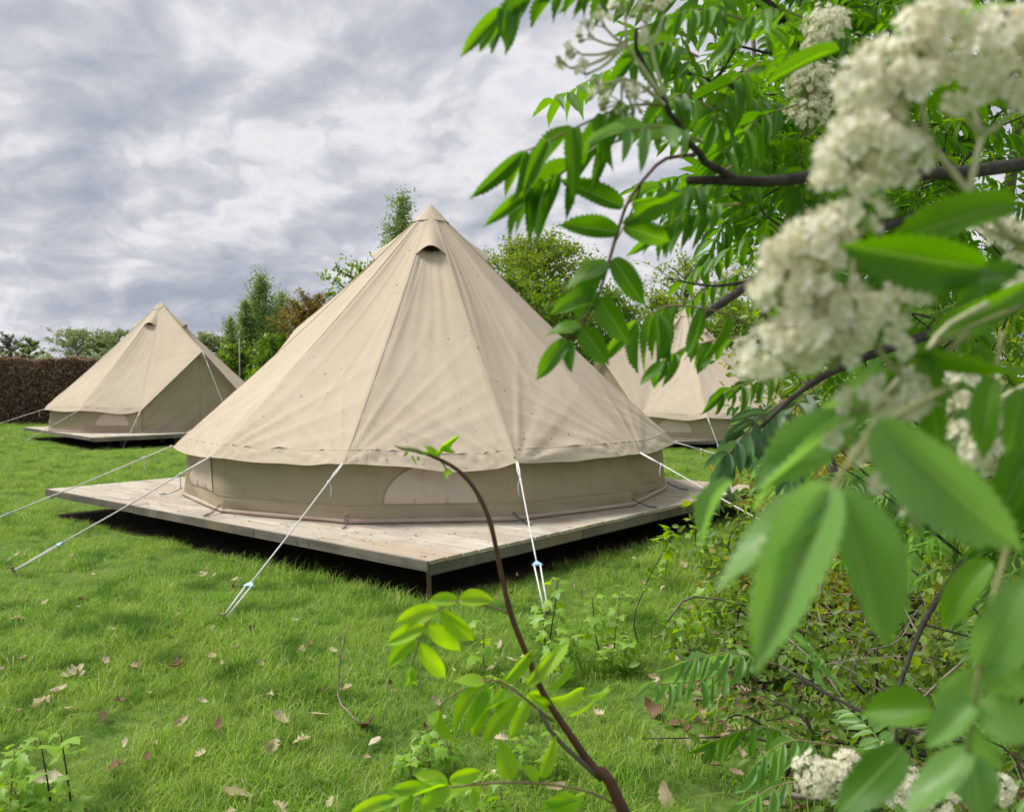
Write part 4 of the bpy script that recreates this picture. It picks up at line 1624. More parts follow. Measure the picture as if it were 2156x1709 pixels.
# dark diagonal branch from the top
limb([(1.70, 3.3, 1.75), px(2010, 380, 2.3), px(1880, 285, 1.75), px(1780, 185, 1.45), px(1700, 105, 1.30), px(1625, 30, 1.2), px(1560, -60, 1.15)], 0.016, 0.010, n=18, seed=8, jit=0.002)
limb([px(1730, 135, 1.35), px(1640, 140, 1.25), px(1560, 155, 1.15), px(1480, 195, 1.05)], 0.004, 0.0016, n=10, seed=9, jit=0.002)
limb([px(1790, 195, 1.47), px(1700, 250, 1.35), px(1560, 285, 1.2)], 0.004, 0.0014, n=10, seed=10, jit=0.002)
# cut stub above the right tent
limb([px(2000, 430, 1.9), px(1850, 480, 1.4), px(1700, 530, 1.05), px(1590, 590, .92), px(1468, 675, .80)], 0.009, 0.0040, n=14, seed=11, jit=0.0015)
limb([px(1640, 560, .98), px(1600, 640, .95), px(1660, 720, .95), px(1700, 780, 1.0)], 0.003, 0.0015, n=10, seed=12)
limb([px(1590, 590, .93), px(1500, 602, .86), px(1400, 585, .82)], 0.0022, 0.0008, n=8, seed=13)
limb([px(2300, 520, 2.2), px(2150, 640, 1.6), px(2000, 690, 1.1), px(1800, 760, .95), px(1690, 820, .92), px(1600, 900, .90)], 0.010, 0.002, n=14, seed=14)
limb([(1.86, 3.85, 0.9), px(2150, 1000, 2.4), px(2050, 1150, 1.8), px(1950, 1300, 1.5), px(1880, 1480, 1.3)], 0.012, 0.003, n=14, seed=15)
limb([px(1890, 1500, 1.35), px(1800, 1490, 1.25), px(1680, 1420, 1.2), px(1600, 1385, 1.2)], 0.003, 0.0012, n=10, seed=16)
limb([px(1990, 1560, 1.2), px(1870, 1520, 1.15), px(1760, 1470, 1.15), px(1640, 1400, 1.15)], 0.004, 0.0022, n=10, seed=17, mat='bark_grey')
# tall pale stems in the background of the crown
limb([(2.4, 4.3, 1.5), px(2000, 200, 3.2), px(1930, 60, 3.0), px(1870, -60, 2.9)], 0.028, 0.016, 'bark_grey', 10, seed=18, jit=0.006)
limb([(2.2, 4.4, 1.7), px(1900, 250, 3.6), px(1820, 100, 3.4), px(1790, -60, 3.3)], 0.020, 0.010, 'bark_grey', 10, seed=19, jit=0.006)

# ---- leaves that can be picked out one by one ------------------------------------------------
# near, out of focus: drawn first so that they stay single objects
K = [
 ([(1990, 820, .30), (1850, 900, .28), (1770, 1000, .265), (1755, 1030, .26)],
  [(1758, 1022, 1502, 1222, 118, .262, .25, 25), (1745, 1030, 1588, 1418, 158, .258, .235, 8), (1763, 1028, 1872, 1362, 124, .262, .255, -22)]),
 ([(2040, 700, .33), (1930, 800, .33), (1840, 865, .32)],
  [(1815, 880, 1540, 1015, 46, .33, .35, 55), (1545, 1012, 1440, 1130, 30, .36, .37, 60), (1855, 768, 1610, 1045, 74, .34, .34, -35), (1848, 885, 2155, 1195, 165, .27, .25, 12)]),
 ([(2160, 640, .36), (2040, 690, .34), (1955, 735, .33)],
  [(1948, 735, 1978, 1003, 78, .33, .32, 10), (1928, 735, 2190, 805, 62, .33, .31, 38), (2165, 600, 1978, 716, 52, .36, .35, -40), (2175, 950, 2085, 1105, 80, .33, .32, 15), (2170, 1010, 2060, 1180, 70, .34, .33, -25)]),
 ([(2200, 520, .33), (2120, 500, .32), (2050, 470, .31)],
  [(2070, 565, 1772, 522, 128, .30, .30, -14), (2140, 432, 1872, 486, 78, .31, .31, 30), (1978, 604, 2165, 556, 74, .30, .31, -34), (2140, 560, 2010, 640, 60, .33, .33, 20)]),
 ([(2110, 700, .36), (2100, 760, .35), (2090, 800, .35)],
  [(2092, 795, 2058, 955, 62, .35, .34, 20), (2150, 820, 2130, 960, 70, .35, .34, -15)]),
 ([(2120, 1150, .30), (2085, 1290, .29), (2062, 1405, .285), (2050, 1500, .29), (2036, 1590, .30)],
  [(2068, 1408, 2175, 1225, 120, .285, .27, 12), (2060, 1410, 1968, 1505, 70, .29, .30, -20), (2078, 1398, 2180, 1475, 100, .285, .28, 25), (2055, 1480, 1940, 1562, 72, .29, .29, 20),
   (2058, 1474, 2165, 1565, 96, .29, .28, -15), (2040, 1575, 1905, 1715, 84, .30, .29, 12), (2044, 1585, 2068, 1725, 104, .30, .29, -8), (2046, 1540, 2102, 1628, 66, .30, .30, 22)]),
 ([(2060, 1500, .40), (2000, 1490, .40), (1930, 1560, .39)],
  [(1962, 1494, 1812, 1490, 86, .40, .41, 15), (1900, 1572, 1768, 1715, 96, .36, .35, -10), (2085, 1180, 1972, 1312, 66, .38, .38, 25)]),
 ([(2150, -30, .45), (2080, 20, .45)],
  [(2005, 32, 2150, 12, 40, .45, .45, 20), (1768, 108, 1608, 176, 34, .55, .56, 40), (2020, 60, 2090, 45, 30, .5, .5, 10), (1990, 20, 1900, -30, 60, .5, .5, 0)]),
]
for i, (st_, lets) in enumerate(K):
    explicit_leaf(rowan, st_, lets, 'rowan_blue' if i in (0, 1, 5) else 'rowan', 300 + i, bag, 0.0009, 'stalk')

# leaf against the sky, upper left sprig
pinnate(rowan, [px(1330, -120, .62), px(1230, -60, .60), px(1120, -20, .59), px(1062, 22, .585)], 5, .050, 'rowan', 0.55, 0.0, 0.25, 0.26, 401, bag)
pinnate(rowan, [px(1370, -80, .63), px(1300, -50, .62), px(1235, -45, .61)], 3, .048, 'rowan', 0.6, 0.0, 0.3, 0.26, 402, bag)
# long leaf with hanging leaflets pointing left
pinnate(rowan, [px(1400, 222, .62), px(1330, 222, .61), px(1257, 248, .60), px(1163, 293, .59), px(1100, 322, .585)], 5, .052, 'rowan', 0.52, 0.0, 0.28, 0.245, 403, bag, fwd=0.45, taper=0.2)
pinnate(rowan, [px(1400, 268, .64), px(1293, 286, .63), px(1207, 349, .62), px(1157, 379, .615), px(1120, 400, .61)], 5, .050, 'rowan', 0.55, 0.0, 0.30, 0.245, 404, bag, fwd=0.5, taper=0.2)
# leaflets of the long hanging shoot
explicit_leaf(rowan, [(1322, 425, .645), (1300, 485, .64), (1277, 566, .635), (1257, 630, .63), (1222, 686, .625), (1193, 718, .62)], [
    (1312, 436, 1178, 375, 51, .645, .64, 15), (1330, 430, 1398, 432, 38, .645, .65, 30), (1300, 490, 1182, 466, 52, .64, .63, 15), (1310, 470, 1452, 405, 41, .64, .65, 10), (1312, 478, 1418, 505, 49, .64, .65, -20),
    (1282, 552, 1190, 600, 49, .635, .63, 40), (1290, 545, 1358, 640, 54, .635, .63, -10), (1262, 622, 1160, 655, 46, .63, .62, 30), (1262, 628, 1318, 722, 61, .63, .62, 8),
    (1226, 684, 1148, 700, 36, .625, .62, 45), (1226, 690, 1282, 768, 57, .625, .62, 5), (1196, 716, 1128, 792, 41, .62, .61, 15), (1198, 720, 1200, 782, 34, .62, .61, 25), (1282, 560, 1200, 660, 33, .635, .62, 55)],
    'rowan', 405, bag)
# fan of leaflets in front of the right tent
pinnate(rowan, [px(1640, 715, .80), px(1592, 688, .78), px(1510, 655, .75), px(1424, 643, .73), px(1386, 652, .72), px(1340, 678, .71)], 7, .058, 'rowan_far' if False else 'rowan', 0.85, 0.0, 0.22, 0.235, 406, bag, fwd=0.15, taper=0.25, skip=0.35)
pinnate(rowan, [px(1640, 690, .80), px(1588, 705, .80), px(1507, 716, .78), px(1434, 738, .76), px(1394, 762, .75)], 6, .034, 'rowan', 0.70, 0.0, 0.25, 0.36, 407, bag, fwd=0.5, skip=0.3)
# other leaves of the left fringe
for i, (a, b_, c_, pr, ll, hg, mk) in enumerate([
        ((1470, 120, .72), (1400, 90, .70), (1330, 130, .69), 5, .050, 0.5, 'rowan'),
        ((1560, 40, .80), (1480, 20, .78), (1400, 40, .76), 5, .052, 0.55, 'rowan'),
        ((1500, 230, .74), (1430, 200, .72), (1380, 250, .71), 5, .048, 0.45, 'rowan'),
        ((1540, 350, .76), (1460, 400, .74), (1390, 395, .72), 5, .052, 0.35, 'rowan'),
        ((1560, 430, .78), (1470, 440, .76), (1400, 480, .75), 5, .050, 0.5, 'rowan'),
        ((1600, 130, .82), (1540, 180, .80), (1500, 260, .79), 5, .052, 0.35, 'rowan'),
        ((1680, 220, .90), (1600, 250, .88), (1520, 330, .86), 6, .055, 0.4, 'rowan'),
        ((1700, 40, .90), (1620, 20, .88), (1540, 70, .86), 6, .055, 0.5, 'rowan'),
        ((1480, 300, .60), (1400, 270, .58), (1320, 275, .57), 4, .042, 0.3, 'rowan_blue'),
        # bluish drooping leaves over the lawn
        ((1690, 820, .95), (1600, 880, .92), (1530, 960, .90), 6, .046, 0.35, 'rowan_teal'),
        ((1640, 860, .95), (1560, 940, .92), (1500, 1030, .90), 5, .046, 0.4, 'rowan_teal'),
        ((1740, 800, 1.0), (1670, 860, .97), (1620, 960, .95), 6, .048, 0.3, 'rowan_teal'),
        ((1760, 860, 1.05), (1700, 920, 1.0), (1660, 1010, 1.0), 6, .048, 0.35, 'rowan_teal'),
        ((1680, 780, .98), (1590, 800, .95), (1520, 830, .93), 6, .042, 0.5, 'rowan'),
        # low leaves bottom right
        ((1640, 1400, 1.15), (1540, 1375, 1.12), (1440, 1392, 1.10), 7, .050, 0.5, 'rowan_blue'),
        ((1600, 1385, 1.2), (1480, 1430, 1.15), (1380, 1440, 1.10), 7, .046, 0.5, 'rowan_blue'),
        ((1700, 1560, 1.15), (1600, 1530, 1.1), (1500, 1560, 1.08), 6, .048, 0.6, 'rowan'),
        ((1760, 1570, 1.0), (1660, 1560, .98), (1590, 1610, .97), 6, .046, 0.6, 'rowan_blue'),
        ((1700, 1640, .95), (1620, 1660, .93), (1540, 1720, .92), 5, .046, 0.5, 'rowan_blue'),
        ((1720, 1480, 1.2), (1740, 1420, 1.18), (1700, 1360, 1.16), 5, .046, 0.2, 'rowan_blue'),
        ]):
    pinnate(rowan, [px(*a), px(*b_), px(*c_)], pr, ll * 0.92, mk, hg, random.uniform(-.4, .4), 0.3, 0.34 if mk == 'rowan_teal' else 0.265, 420 + i, bag)

# ---- blossom -------------------------------------------------------------------------------
D = 0.33
flower_cluster(rowan, 'flower_cluster', [(1955, 85, 64, D), (1895, 150, 64, D), (1815, 190, 50, D), (1888, 222, 52, D), (1812, 333, 72, D), (1880, 335, 54, D), (1850, 265, 40, D)],
               [(2160, 530, .33), (2060, 430, .33), (2020, 380, .33), (1950, 290, .335)], seed=1)
flower_cluster(rowan, 'flower_cluster', [(2095, 116, 78, D), (2020, 186, 42, D), (2150, 190, 50, D)],
               [(2160, 530, .33), (2060, 430, .33), (2045, 390, .33), (2068, 285, .335)], seed=2)
flower_cluster(rowan, 'flower_cluster', [(1712, 516, 52, D), (1645, 552, 45, D), (1640, 610, 48, D), (1729, 619, 62, D), (1778, 669, 60, D), (1705, 705, 62, D), (1629, 738, 42, D), (1612, 785, 26, D), (1800, 470, 46, D), (1745, 745, 46, D)],
               [(2060, 560, .34), (1980, 600, .34), (1900, 640, .34), (1790, 640, .345)], seed=3)
flower_cluster(rowan, 'flower_cluster', [(1895, 652, 46, D), (1862, 712, 42, D), (1888, 835, 46, D), (1812, 850, 28, D), (1788, 928, 34, D), (1862, 965, 40, D), (1874, 1015, 24, D), (1935, 1105, 28, D)],
               [(2080, 640, .35), (1990, 690, .35), (1940, 760, .345), (1900, 790, .345)], seed=4, dens=0.8)
flower_cluster(rowan, 'flower_cluster', [(2045, 885, 44, .42), (2028, 940, 46, .42), (2095, 955, 36, .42), (2060, 820, 34, .42), (2010, 790, 30, .42)],
               [(2200, 800, .44), (2120, 830, .43), (2080, 880, .43)], seed=5, dens=0.7, buds=0.3)
flower_cluster(rowan, 'flower_cluster', [(2090, 470, 34, .48), (2140, 520, 40, .48), (2130, 610, 34, .48)], [(2250, 560, .5), (2180, 540, .49)], seed=6, objects=False)
flower_cluster(rowan, 'flower_cluster', [(1738, 62, 42, .85), (1720, 100, 26, .85)], [(1800, 180, 1.0), (1765, 130, .9)], seed=7, objects=False, dens=0.8)
flower_cluster(rowan, 'flower_cluster', [(1705, 180, 44, .95), (1700, 250, 40, .95), (1730, 215, 30, .95)], [(1800, 240, 1.05), (1750, 230, 1.0)], seed=8, objects=False, dens=0.8)
flower_cluster(rowan, 'flower_cluster', [(1578, 742, 30, .72), (1570, 775, 26, .72), (1600, 715, 22, .72)], [(1660, 790, .8), (1610, 770, .75)], seed=9, objects=False)
flower_cluster(rowan, 'flower_cluster', [(1715, 1630, 36, .78), (1760, 1645, 38, .78), (1790, 1615, 28, .78)], [(1860, 1560, .85), (1800, 1680, .82)], seed=10, objects=False)
flower_cluster(rowan, 'flower_cluster', [(1880, 1660, 32, .78), (1905, 1635, 22, .78)], [(1960, 1700, .8), (1900, 1700, .8)], seed=11, objects=False)
flower_cluster(rowan, 'flower_cluster', [(1974, 1690, 34, .78), (2104, 1660, 26, .78)], [(2060, 1760, .8), (2030, 1730, .8)], seed=12, objects=False)
# the half-open corymb against the sky
flower_cluster(rowan, 'flower_cluster', [(1302, 14, 20, .585), (1270, 42, 18, .585), (1240, 72, 18, .585), (1212, 104, 18, .585), (1190, 132, 16, .585), (1225, 148, 14, .585)],
               [(1392, 205, .60), (1345, 130, .59), (1320, 95, .588)], seed=13, objects=False, size=0.0075, dens=0.62, buds=0.35, axis=(-0.6, -0.2, 0.7))
flower_cluster(rowan, 'flower_cluster', [(1262, 205, 16, .60), (1292, 222, 22, .60), (1340, 205, 24, .60), (1325, 240, 18, .60), (1252, 180, 10, .60)],
               [(1400, 222, .61), (1350, 180, .605), (1310, 165, .60)], seed=14, objects=False, size=0.0075, dens=0.62, buds=0.45, axis=(-0.3, -0.4, -0.3))
flower_cluster(rowan, 'flower_cluster', [(1360, 30, 22, .62), (1395, 10, 20, .62), (1345, 75, 16, .62)], [(1405, 215, .62), (1380, 140, .62), (1370, 95, .62)], seed=15, objects=False, size=0.0075, dens=0.7, buds=0.3)

# ---- the rest of the crown: twigs with compound leaves filling it ------------------------------
def compound_rows(seed, low=True):
    """one whole compound leaf as plain arrays: length 1 along Y"""
    r = random.Random(seed)
    V, Fc = [], []

    def addl(b, d, L, wid, n):
        Mx = frame(b, Vector(b) + Vector(d).normalized() * L, n, wid)
        rows = leaflet_rows(5, 3, r.uniform(0, .25), r.uniform(0.1, .5), r.uniform(-.3, .3), False, r.randint(0, 99))
        o = len(V)
        for row in rows:
            for p in row:
                V.append(tuple(Mx @ Vector(p)))
        for i in range(5):
            for j in range(2):
                Fc.append((o + i * 3 + j, o + i * 3 + j + 1, o + i * 3 + j + 4, o + i * 3 + j + 3))
    bend = r.uniform(0.1, 0.5)

    def rp(q):
        return Vector((0.06 * math.sin(q * 3), q * (1 - 0.1 * bend), -bend * q * q * 0.5))
    o = len(V)
    for i in range(5):
        p = rp(i / 4)
        for k in range(2):
            V.append(tuple(p + Vector((0.006 * (k * 2 - 1), 0, 0))))
    for i in range(4):
        Fc.append((o + i * 2, o + i * 2 + 1, o + i * 2 + 3, o + i * 2 + 2))
    hang = r.uniform(0.15, 0.9)
    n = r.choice((5, 6, 6, 7))
    for i in range(n):
        q = 0.28 + 0.68 * i / (n - 1)
        p = rp(q)
        L = 0.30 * (1 - 0.4 * (2 * abs(q - 0.6)) ** 2)
        for s in (-1, 1):
            d = (s * (1 - 0.6 * hang) + r.gauss(0, .1), 0.5 + r.gauss(0, .1), -hang + r.gauss(0, .12))
            addl(p, d, L * r.uniform(.85, 1.1), L * 0.31, (s * hang * 0.8 + r.gauss(0, .2), r.gauss(0, .2), 1))
    addl(rp(1.0), (0, 1, -bend), 0.28, 0.085, (0, .1, 1))
    return np.array(V), np.array(Fc)


CV = [compound_rows(i) for i in range(8)]
CM = {}
for mk in ('rowan', 'rowan_blue', 'rowan_far'):
    CM[mk] = []
    for v, f in CV:
        me = bpy.data.meshes.new('leaf')
        me.from_pydata(v.tolist(), [], f.tolist())
        me.polygons.foreach_set('use_smooth', [True] * len(me.polygons))
        me.uv_layers.new(name='UVMap')
        for lp_ in me.uv_layers[0].data:
            lp_.uv = (0.25, 0.5)
        me.materials.append(M[mk])
        CM[mk].append(me)

FILL = [  # centre (u,v,d), half sizes (px,px,m), number of twigs, leaves per twig, leaf length, material
    ((1490, 130, 1.15), (120, 150, .25), 4, 5, .15, 'rowan'),
    ((1640, 80, 1.5), (200, 160, .4), 12, 6, .15, 'rowan'),
    ((1800, 130, 1.9), (280, 220, .6), 23, 6, .15, 'rowan_far'),
    ((2050, 220, 2.3), (260, 330, .7), 22, 6, .15, 'rowan_far'),
    ((1590, 300, 1.3), (120, 170, .3), 5, 5, .16, 'rowan'),
    ((1720, 390, 1.7), (220, 170, .5), 17, 6, .15, 'rowan_far'),
    ((1640, 480, 1.3), (110, 90, .25), 4, 5, .15, 'rowan'),
    ((1900, 480, 2.3), (300, 240, .7), 28, 7, .15, 'rowan_far'),
    ((1760, 640, 1.5), (110, 110, .4), 7, 6, .15, 'rowan_far'),
    ((1810, 860, 1.6), (150, 150, .4), 11, 5, .16, 'rowan_blue'),
    ((2000, 800, 2.3), (260, 330, .7), 26, 7, .15, 'rowan_far'),
    ((2100, 1100, 1.9), (150, 200, .5), 8, 5, .16, 'rowan_blue'),
    ((1960, 1050, 2.6), (180, 170, .6), 7, 5, .16, 'rowan_far'),
    ((1880, 250, 3.6), (420, 430, .9), 46, 8, .15, 'rowan_far'),
    ((1750, 1580, 1.45), (200, 90, .3), 2, 4, .15, 'rowan_blue'),
    ((2080, 1480, 1.5), (130, 160, .3), 3, 4, .15, 'rowan_blue'),
]
rnd = random.Random(99)
cand = []
tw = MB()
for fi, (c, h, nt_, nl, L0, mk) in enumerate(FILL):
    C0 = px(*c)
    hx_, hz_, hy_ = h[0] / F * c[2], h[1] / F * c[2], h[2]
    for i in range(nt_):
        while True:
            e = Vector((rnd.uniform(-1, 1), rnd.uniform(-1, 1), rnd.uniform(-1, 1)))
            if e.length < 1:
                break
        tip = C0 + Vector((e.x * hx_, e.y * hy_, e.z * hz_))
        near_ = min(SK, key=lambda p: (p - tip).length + (0.25 if p.y < tip.y - 0.1 else 0))
        dist = (tip - near_).length
        if dist > 1.1:
            near_ = tip + (near_ - tip).normalized() * 1.0
        md = near_.lerp(tip, 0.55) + Vector((rnd.gauss(0, .05), rnd.gauss(0, .05), 0.10 * dist + rnd.gauss(0, .03)))
        pts = spline([near_, md, tip], 9)
        tw.tube(pts, [0.0030 - 0.00026 * j for j in range(9)], 4)
        for j in range(nl):
            q = 0.35 + 0.65 * j / (nl - 1)
            x = q * 8
            k = min(int(x), 7)
            p = pts[k].lerp(pts[k + 1], x - k)
            tg = (pts[k + 1] - pts[k]).normalized()
            ph = j * 2.4 + rnd.uniform(-.5, .5)
            o1 = tg.orthogonal().normalized()
            d = (tg * 0.55 + (o1 * math.cos(ph) + tg.cross(o1) * math.sin(ph)) * 0.9 + Vector((-0.1, -0.1, -0.12))).normalized()
            L = L0 * rnd.uniform(0.75, 1.15)
            n = Vector((rnd.gauss(0, .45), rnd.gauss(0, .45) - 0.2, 1))
            cand.append((p, d, L, n, mk))
tw.build('twigs', M['bark_dark'], rowan, kind='stuff')
cand.sort(key=lambda e: (e[0] - cam.location).length)
rest = {}
used = 0
for (p, d, L, n, mk) in cand:
    if p.y < 0.45:
        continue
    vi = rnd.randrange(len(CV))
    Mx = frame(p, p + d * L, n, L)
    if used < BUD.leaf:
        used += 1
        place('leaf', CM[mk][vi], rowan, Mx)
    else:
        rest.setdefault(mk, []).append((vi, Mx))
for mk, items in rest.items():
    V, Fc, T, o = [], [], [], 0
    for vi, Mx in items:
        v, f = CV[vi]
        A = np.array(Mx)
        V.append(v @ A[:3, :3].T + A[:3, 3])
        Fc.append(f + o)
        T.append(np.full(len(v), rnd.random() * 0.95))
        o += len(v)
    ob = np_object('foliage', np.concatenate(V), np.concatenate(Fc), np.concatenate(T), M[mk], rowan, TRUNK, kind='stuff')
    ob.data.polygons.foreach_set('use_smooth', [True] * len(ob.data.polygons))
flush_bag(bag, rowan)

# ================================================================ rowan shoot in the foreground
BUD.leaflet = 200
bag2 = {}
SB = Vector((0.30, 0.86, 0.0))
shoot = thing('rowan_shoot', 'young rowan shoot with red stem and lime leaves in the front middle', 'shoot', SB)
DS = 0.88
stem = [SB, SB + Vector((-.02, .02, .45)), px(1325, 1740, DS), px(1240, 1605, DS), px(1150, 1470, DS), px(1110, 1380, DS), px(1075, 1290, DS), px(1052, 1190, DS), px(1032, 1100, DS), px(1003, 1035, DS), px(962, 988, DS), px(905, 958, DS), px(862, 945, DS)]
P_ = spline(stem, 48)
b = MB()
b.tube(P_, [float(np.interp(i / 47, (0, .167, .25, .333, .5, .7, 1), (.0085, .0070, .0046, .0033, .0029, .0024, .0017))) * (1.15 if i % 7 == 3 else 1.0) for i in range(48)], 8)
b.build('stem', M['bark_red'], shoot)
b = MB()
b.tube(spline([px(920, 962, DS), px(870, 946, DS), px(845, 943, DS), px(828, 936, DS)], 8), [.0016, .0022, .0026, .0028, .0024, .0018, .001, .0004], 7)
b.build('tip_bud', M['stalk'], shoot)


def cxy(cx_, cy_):
    return 739.6 + 0.3694 * cx_, 1080.9 + 0.3694 * cy_


def crop_leaf(stalk, lets, mk, seed, d=DS, rmat='rachis'):
    st_ = [(*cxy(x, y), d + dd) for (x, y, dd) in stalk]
    ls = []
    for (bx, by, tx, ty, wp, db_, dt_, tilt) in lets:
        b0, t0 = cxy(bx, by), cxy(tx, ty)
        ls.append((b0[0], b0[1], t0[0], t0[1], wp * 0.3694, d + db_, d + dt_, tilt))
    return explicit_leaf(shoot, st_, ls, mk, seed, bag2, 0.0013, rmat)


crop_leaf([(905, 575, 0), (800, 530, 0), (610, 500, 0), (500, 545, -.01), (420, 640, -.01), (380, 740, -.01), (345, 880, -.01)], [
    (605, 497, 436, 500, 92, 0, 0, 20), (612, 500, 812, 492, 100, 0, 0, -25), (495, 545, 248, 612, 112, -.01, -.02, 10), (508, 555, 702, 728, 118, -.01, 0, 5),
    (420, 640, 192, 748, 112, -.01, -.02, 10), (436, 628, 632, 795, 118, -.01, 0, 5), (372, 718, 202, 885, 100, -.01, -.02, 20), (386, 738, 546, 962, 108, -.01, 0, 8),
    (345, 880, 380, 985, 40, -.01, -.01, 40), (345, 880, 310, 990, 36, -.01, -.01, -40), (350, 860, 352, 960, 40, -.01, -.02, 60)], 'rowan_lime', 501)
crop_leaf([(1140, 1180, 0), (1000, 1060, -.01), (870, 965, -.02), (770, 950, -.03), (640, 1000, -.03), (540, 1060, -.03), (490, 1130, -.03)], [
    (760, 955, 590, 945, 90, -.03, -.04, 25), (880, 955, 1040, 775, 78, -.02, 0, 15), (1000, 985, 1265, 710, 92, -.01, .02, 5), (1120, 1000, 1275, 835, 56, 0, .02, 30), (890, 960, 860, 940, 60, -.02, -.02, 0),
    (760, 980, 545, 1205, 80, -.03, -.05, 35), (800, 1000, 640, 1250, 100, -.03, -.05, 10), (760, 1000, 700, 1300, 100, -.03, -.04, -10), (930, 1030, 715, 1135, 62, -.02, -.05, 55), (960, 1050, 735, 1320, 100, -.02, -.04, 15),
    (1010, 1080, 900, 1280, 90, -.01, -.03, 0), (870, 1000, 820, 1130, 80, -.02, -.03, 0), (1120, 1060, 1360, 1030, 64, 0, .02, 45), (1350, 1035, 1495, 1005, 22, .01, .02, 60), (1120, 1105, 1010, 1030, 70, 0, -.02, 10),
    (1240, 1150, 1500, 1000, 44, .01, .03, 55), (500, 1120, 545, 1310, 60, -.03, -.04, 60), (490, 1120, 455, 1200, 50, -.03, -.04, 70), (1000, 1050, 1090, 1010, 60, 0, 0, 30)], 'rowan_lime', 502)
crop_leaf([(1490, 1652, 0), (1400, 1600, 0), (1200, 1550, -.02), (900, 1530, -.05), (540, 1560, -.08), (330, 1600, -.09), (240, 1630, -.1)], [
    (240, 1630, -10, 1700, 90, -.10, -.12, 10), (330, 1590, 165, 1640, 90, -.09, -.11, 40), (250, 1620, 180, 1690, 80, -.10, -.1, 0), (430, 1570, 240, 1560, 80, -.08, -.1, 20), (350, 1610, 275, 1720, 90, -.09, -.1, 20),
    (540, 1550, 350, 1600, 60, -.08, -.1, 50), (560, 1550, 390, 1690, 110, -.08, -.1, 5), (545, 1540, 360, 1480, 90, -.08, -.08, 20), (560, 1520, 745, 1470, 100, -.07, -.06, 10), (690, 1560, 540, 1590, 60, -.06, -.08, 60),
    (740, 1540, 690, 1680, 60, -.06, -.07, 40), (905, 1510, 850, 1290, 130, -.05, -.05, 5), (1080, 1500, 1170, 1270, 80, -.03, -.03, 20), (1070, 1510, 975, 1440, 80, -.03, -.04, 25), (1090, 1630, 1400, 1640, 70, -.03, 0, 35), (1290, 1640, 1080, 1660, 80, -.02, -.04, 30)],
    'rowan_lime', 503)
# small leaves breaking from the tip of the shoot
C3 = lambda x, y: ((1300 + x * 0.351) * 0.5689, (1600 + y * 0.351) * 0.5689)
tipl = [(900, 265, 780, 118, 70, 30), (905, 250, 990, 120, 60, 10), (930, 180, 1150, 22, 66, 5), (950, 170, 1075, 120, 60, 20), (965, 175, 1095, 210, 66, -20), (905, 190, 930, 260, 50, 30), (880, 240, 700, 200, 30, 40),
        (1010, 400, 990, 470, 60, 20), (1020, 385, 1050, 440, 50, -10), (600, 205, 545, 255, 40, 10), (600, 195, 555, 150, 30, 30), (640, 240, 690, 350, 34, 20), (700, 250, 715, 300, 30, -30), (820, 250, 860, 195, 36, 20)]
ls = []
for (bx, by, tx, ty, wp, ti) in tipl:
    a, c = C3(bx, by), C3(tx, ty)
    ls.append((a[0], a[1], c[0], c[1], wp * 0.2, DS, DS + random.uniform(-.015, .015), ti))
explicit_leaf(shoot, [(*C3(1010, 400), DS), (*C3(960, 320), DS), (*C3(910, 262), DS), (*C3(925, 185), DS)], ls, 'rowan_lime', 504, bag2, 0.0009, 'stalk')
limb2 = MB()
limb2.tube(spline([px(1265, 1640, DS), px(*cxy(1180, 1290), DS - .02), px(*cxy(1085, 1150), DS - .03), px(*cxy(1060, 1100), DS - .03)], 8), [.003, .0028, .0026, .0024, .002, .0018, .0015, .001], 6)
limb2.build('side_stem', M['bark_grey'], shoot)
flush_bag(bag2, shoot)

# ================================================================ currant shoots on the lawn
M['currant'] = leaf_mat('currant_leaf', [(0.13, 0.27, 0.025), (0.20, 0.37, 0.035), (0.28, 0.46, 0.05), (0.26, 0.40, 0.14)], 0.4, detail=12)


def lobed_leaf(seed):
    """five-lobed blade about 1 unit across, base at origin, tip along +Y"""
    r = random.Random(seed)
    out = []
    spec = [(-150, .22), (-118, .50), (-96, .36), (-66, .72), (-44, .40), (-26, .50), (0, .88), (26, .50), (44, .40), (66, .72), (96, .36), (118, .50), (150, .22)]
    cup = r.uniform(-.25, .25)
    for (a, rad) in spec:
        rad *= r.uniform(0.9, 1.1)
        x, y = rad * math.sin(R(a)), 0.28 + rad * math.cos(R(a))
        out.append((x, y, cup * x * x - 0.25 * max(0, y) ** 2 + r.gauss(0, .025)))
    mid = [(0.5 * (x), 0.28 + 0.5 * (y - 0.28), z * 0.4 + 0.03) for x, y, z in out]
    vs = [(0, 0.0, 0), (0, 0.28, 0.0)] + out + mid
    n = len(out)
    fs = []
    for i in range(n - 1):
        fs.append((1, 2 + n + i, 2 + n + i + 1))
        fs.append((2 + n + i, 2 + i, 2 + i + 1, 2 + n + i + 1))
    fs += [(0, 2, 2 + n, 1), (0, 1, 2 + 2 * n - 1, 2 + n - 1)]
    me = bpy.data.meshes.new('leaf')
    me.from_pydata(vs, [], fs)
    me.polygons.foreach_set('use_smooth', [True] * len(me.polygons))
    me.materials.append(M['currant'])
    return me


LOB = [lobed_leaf(i) for i in range(6)]


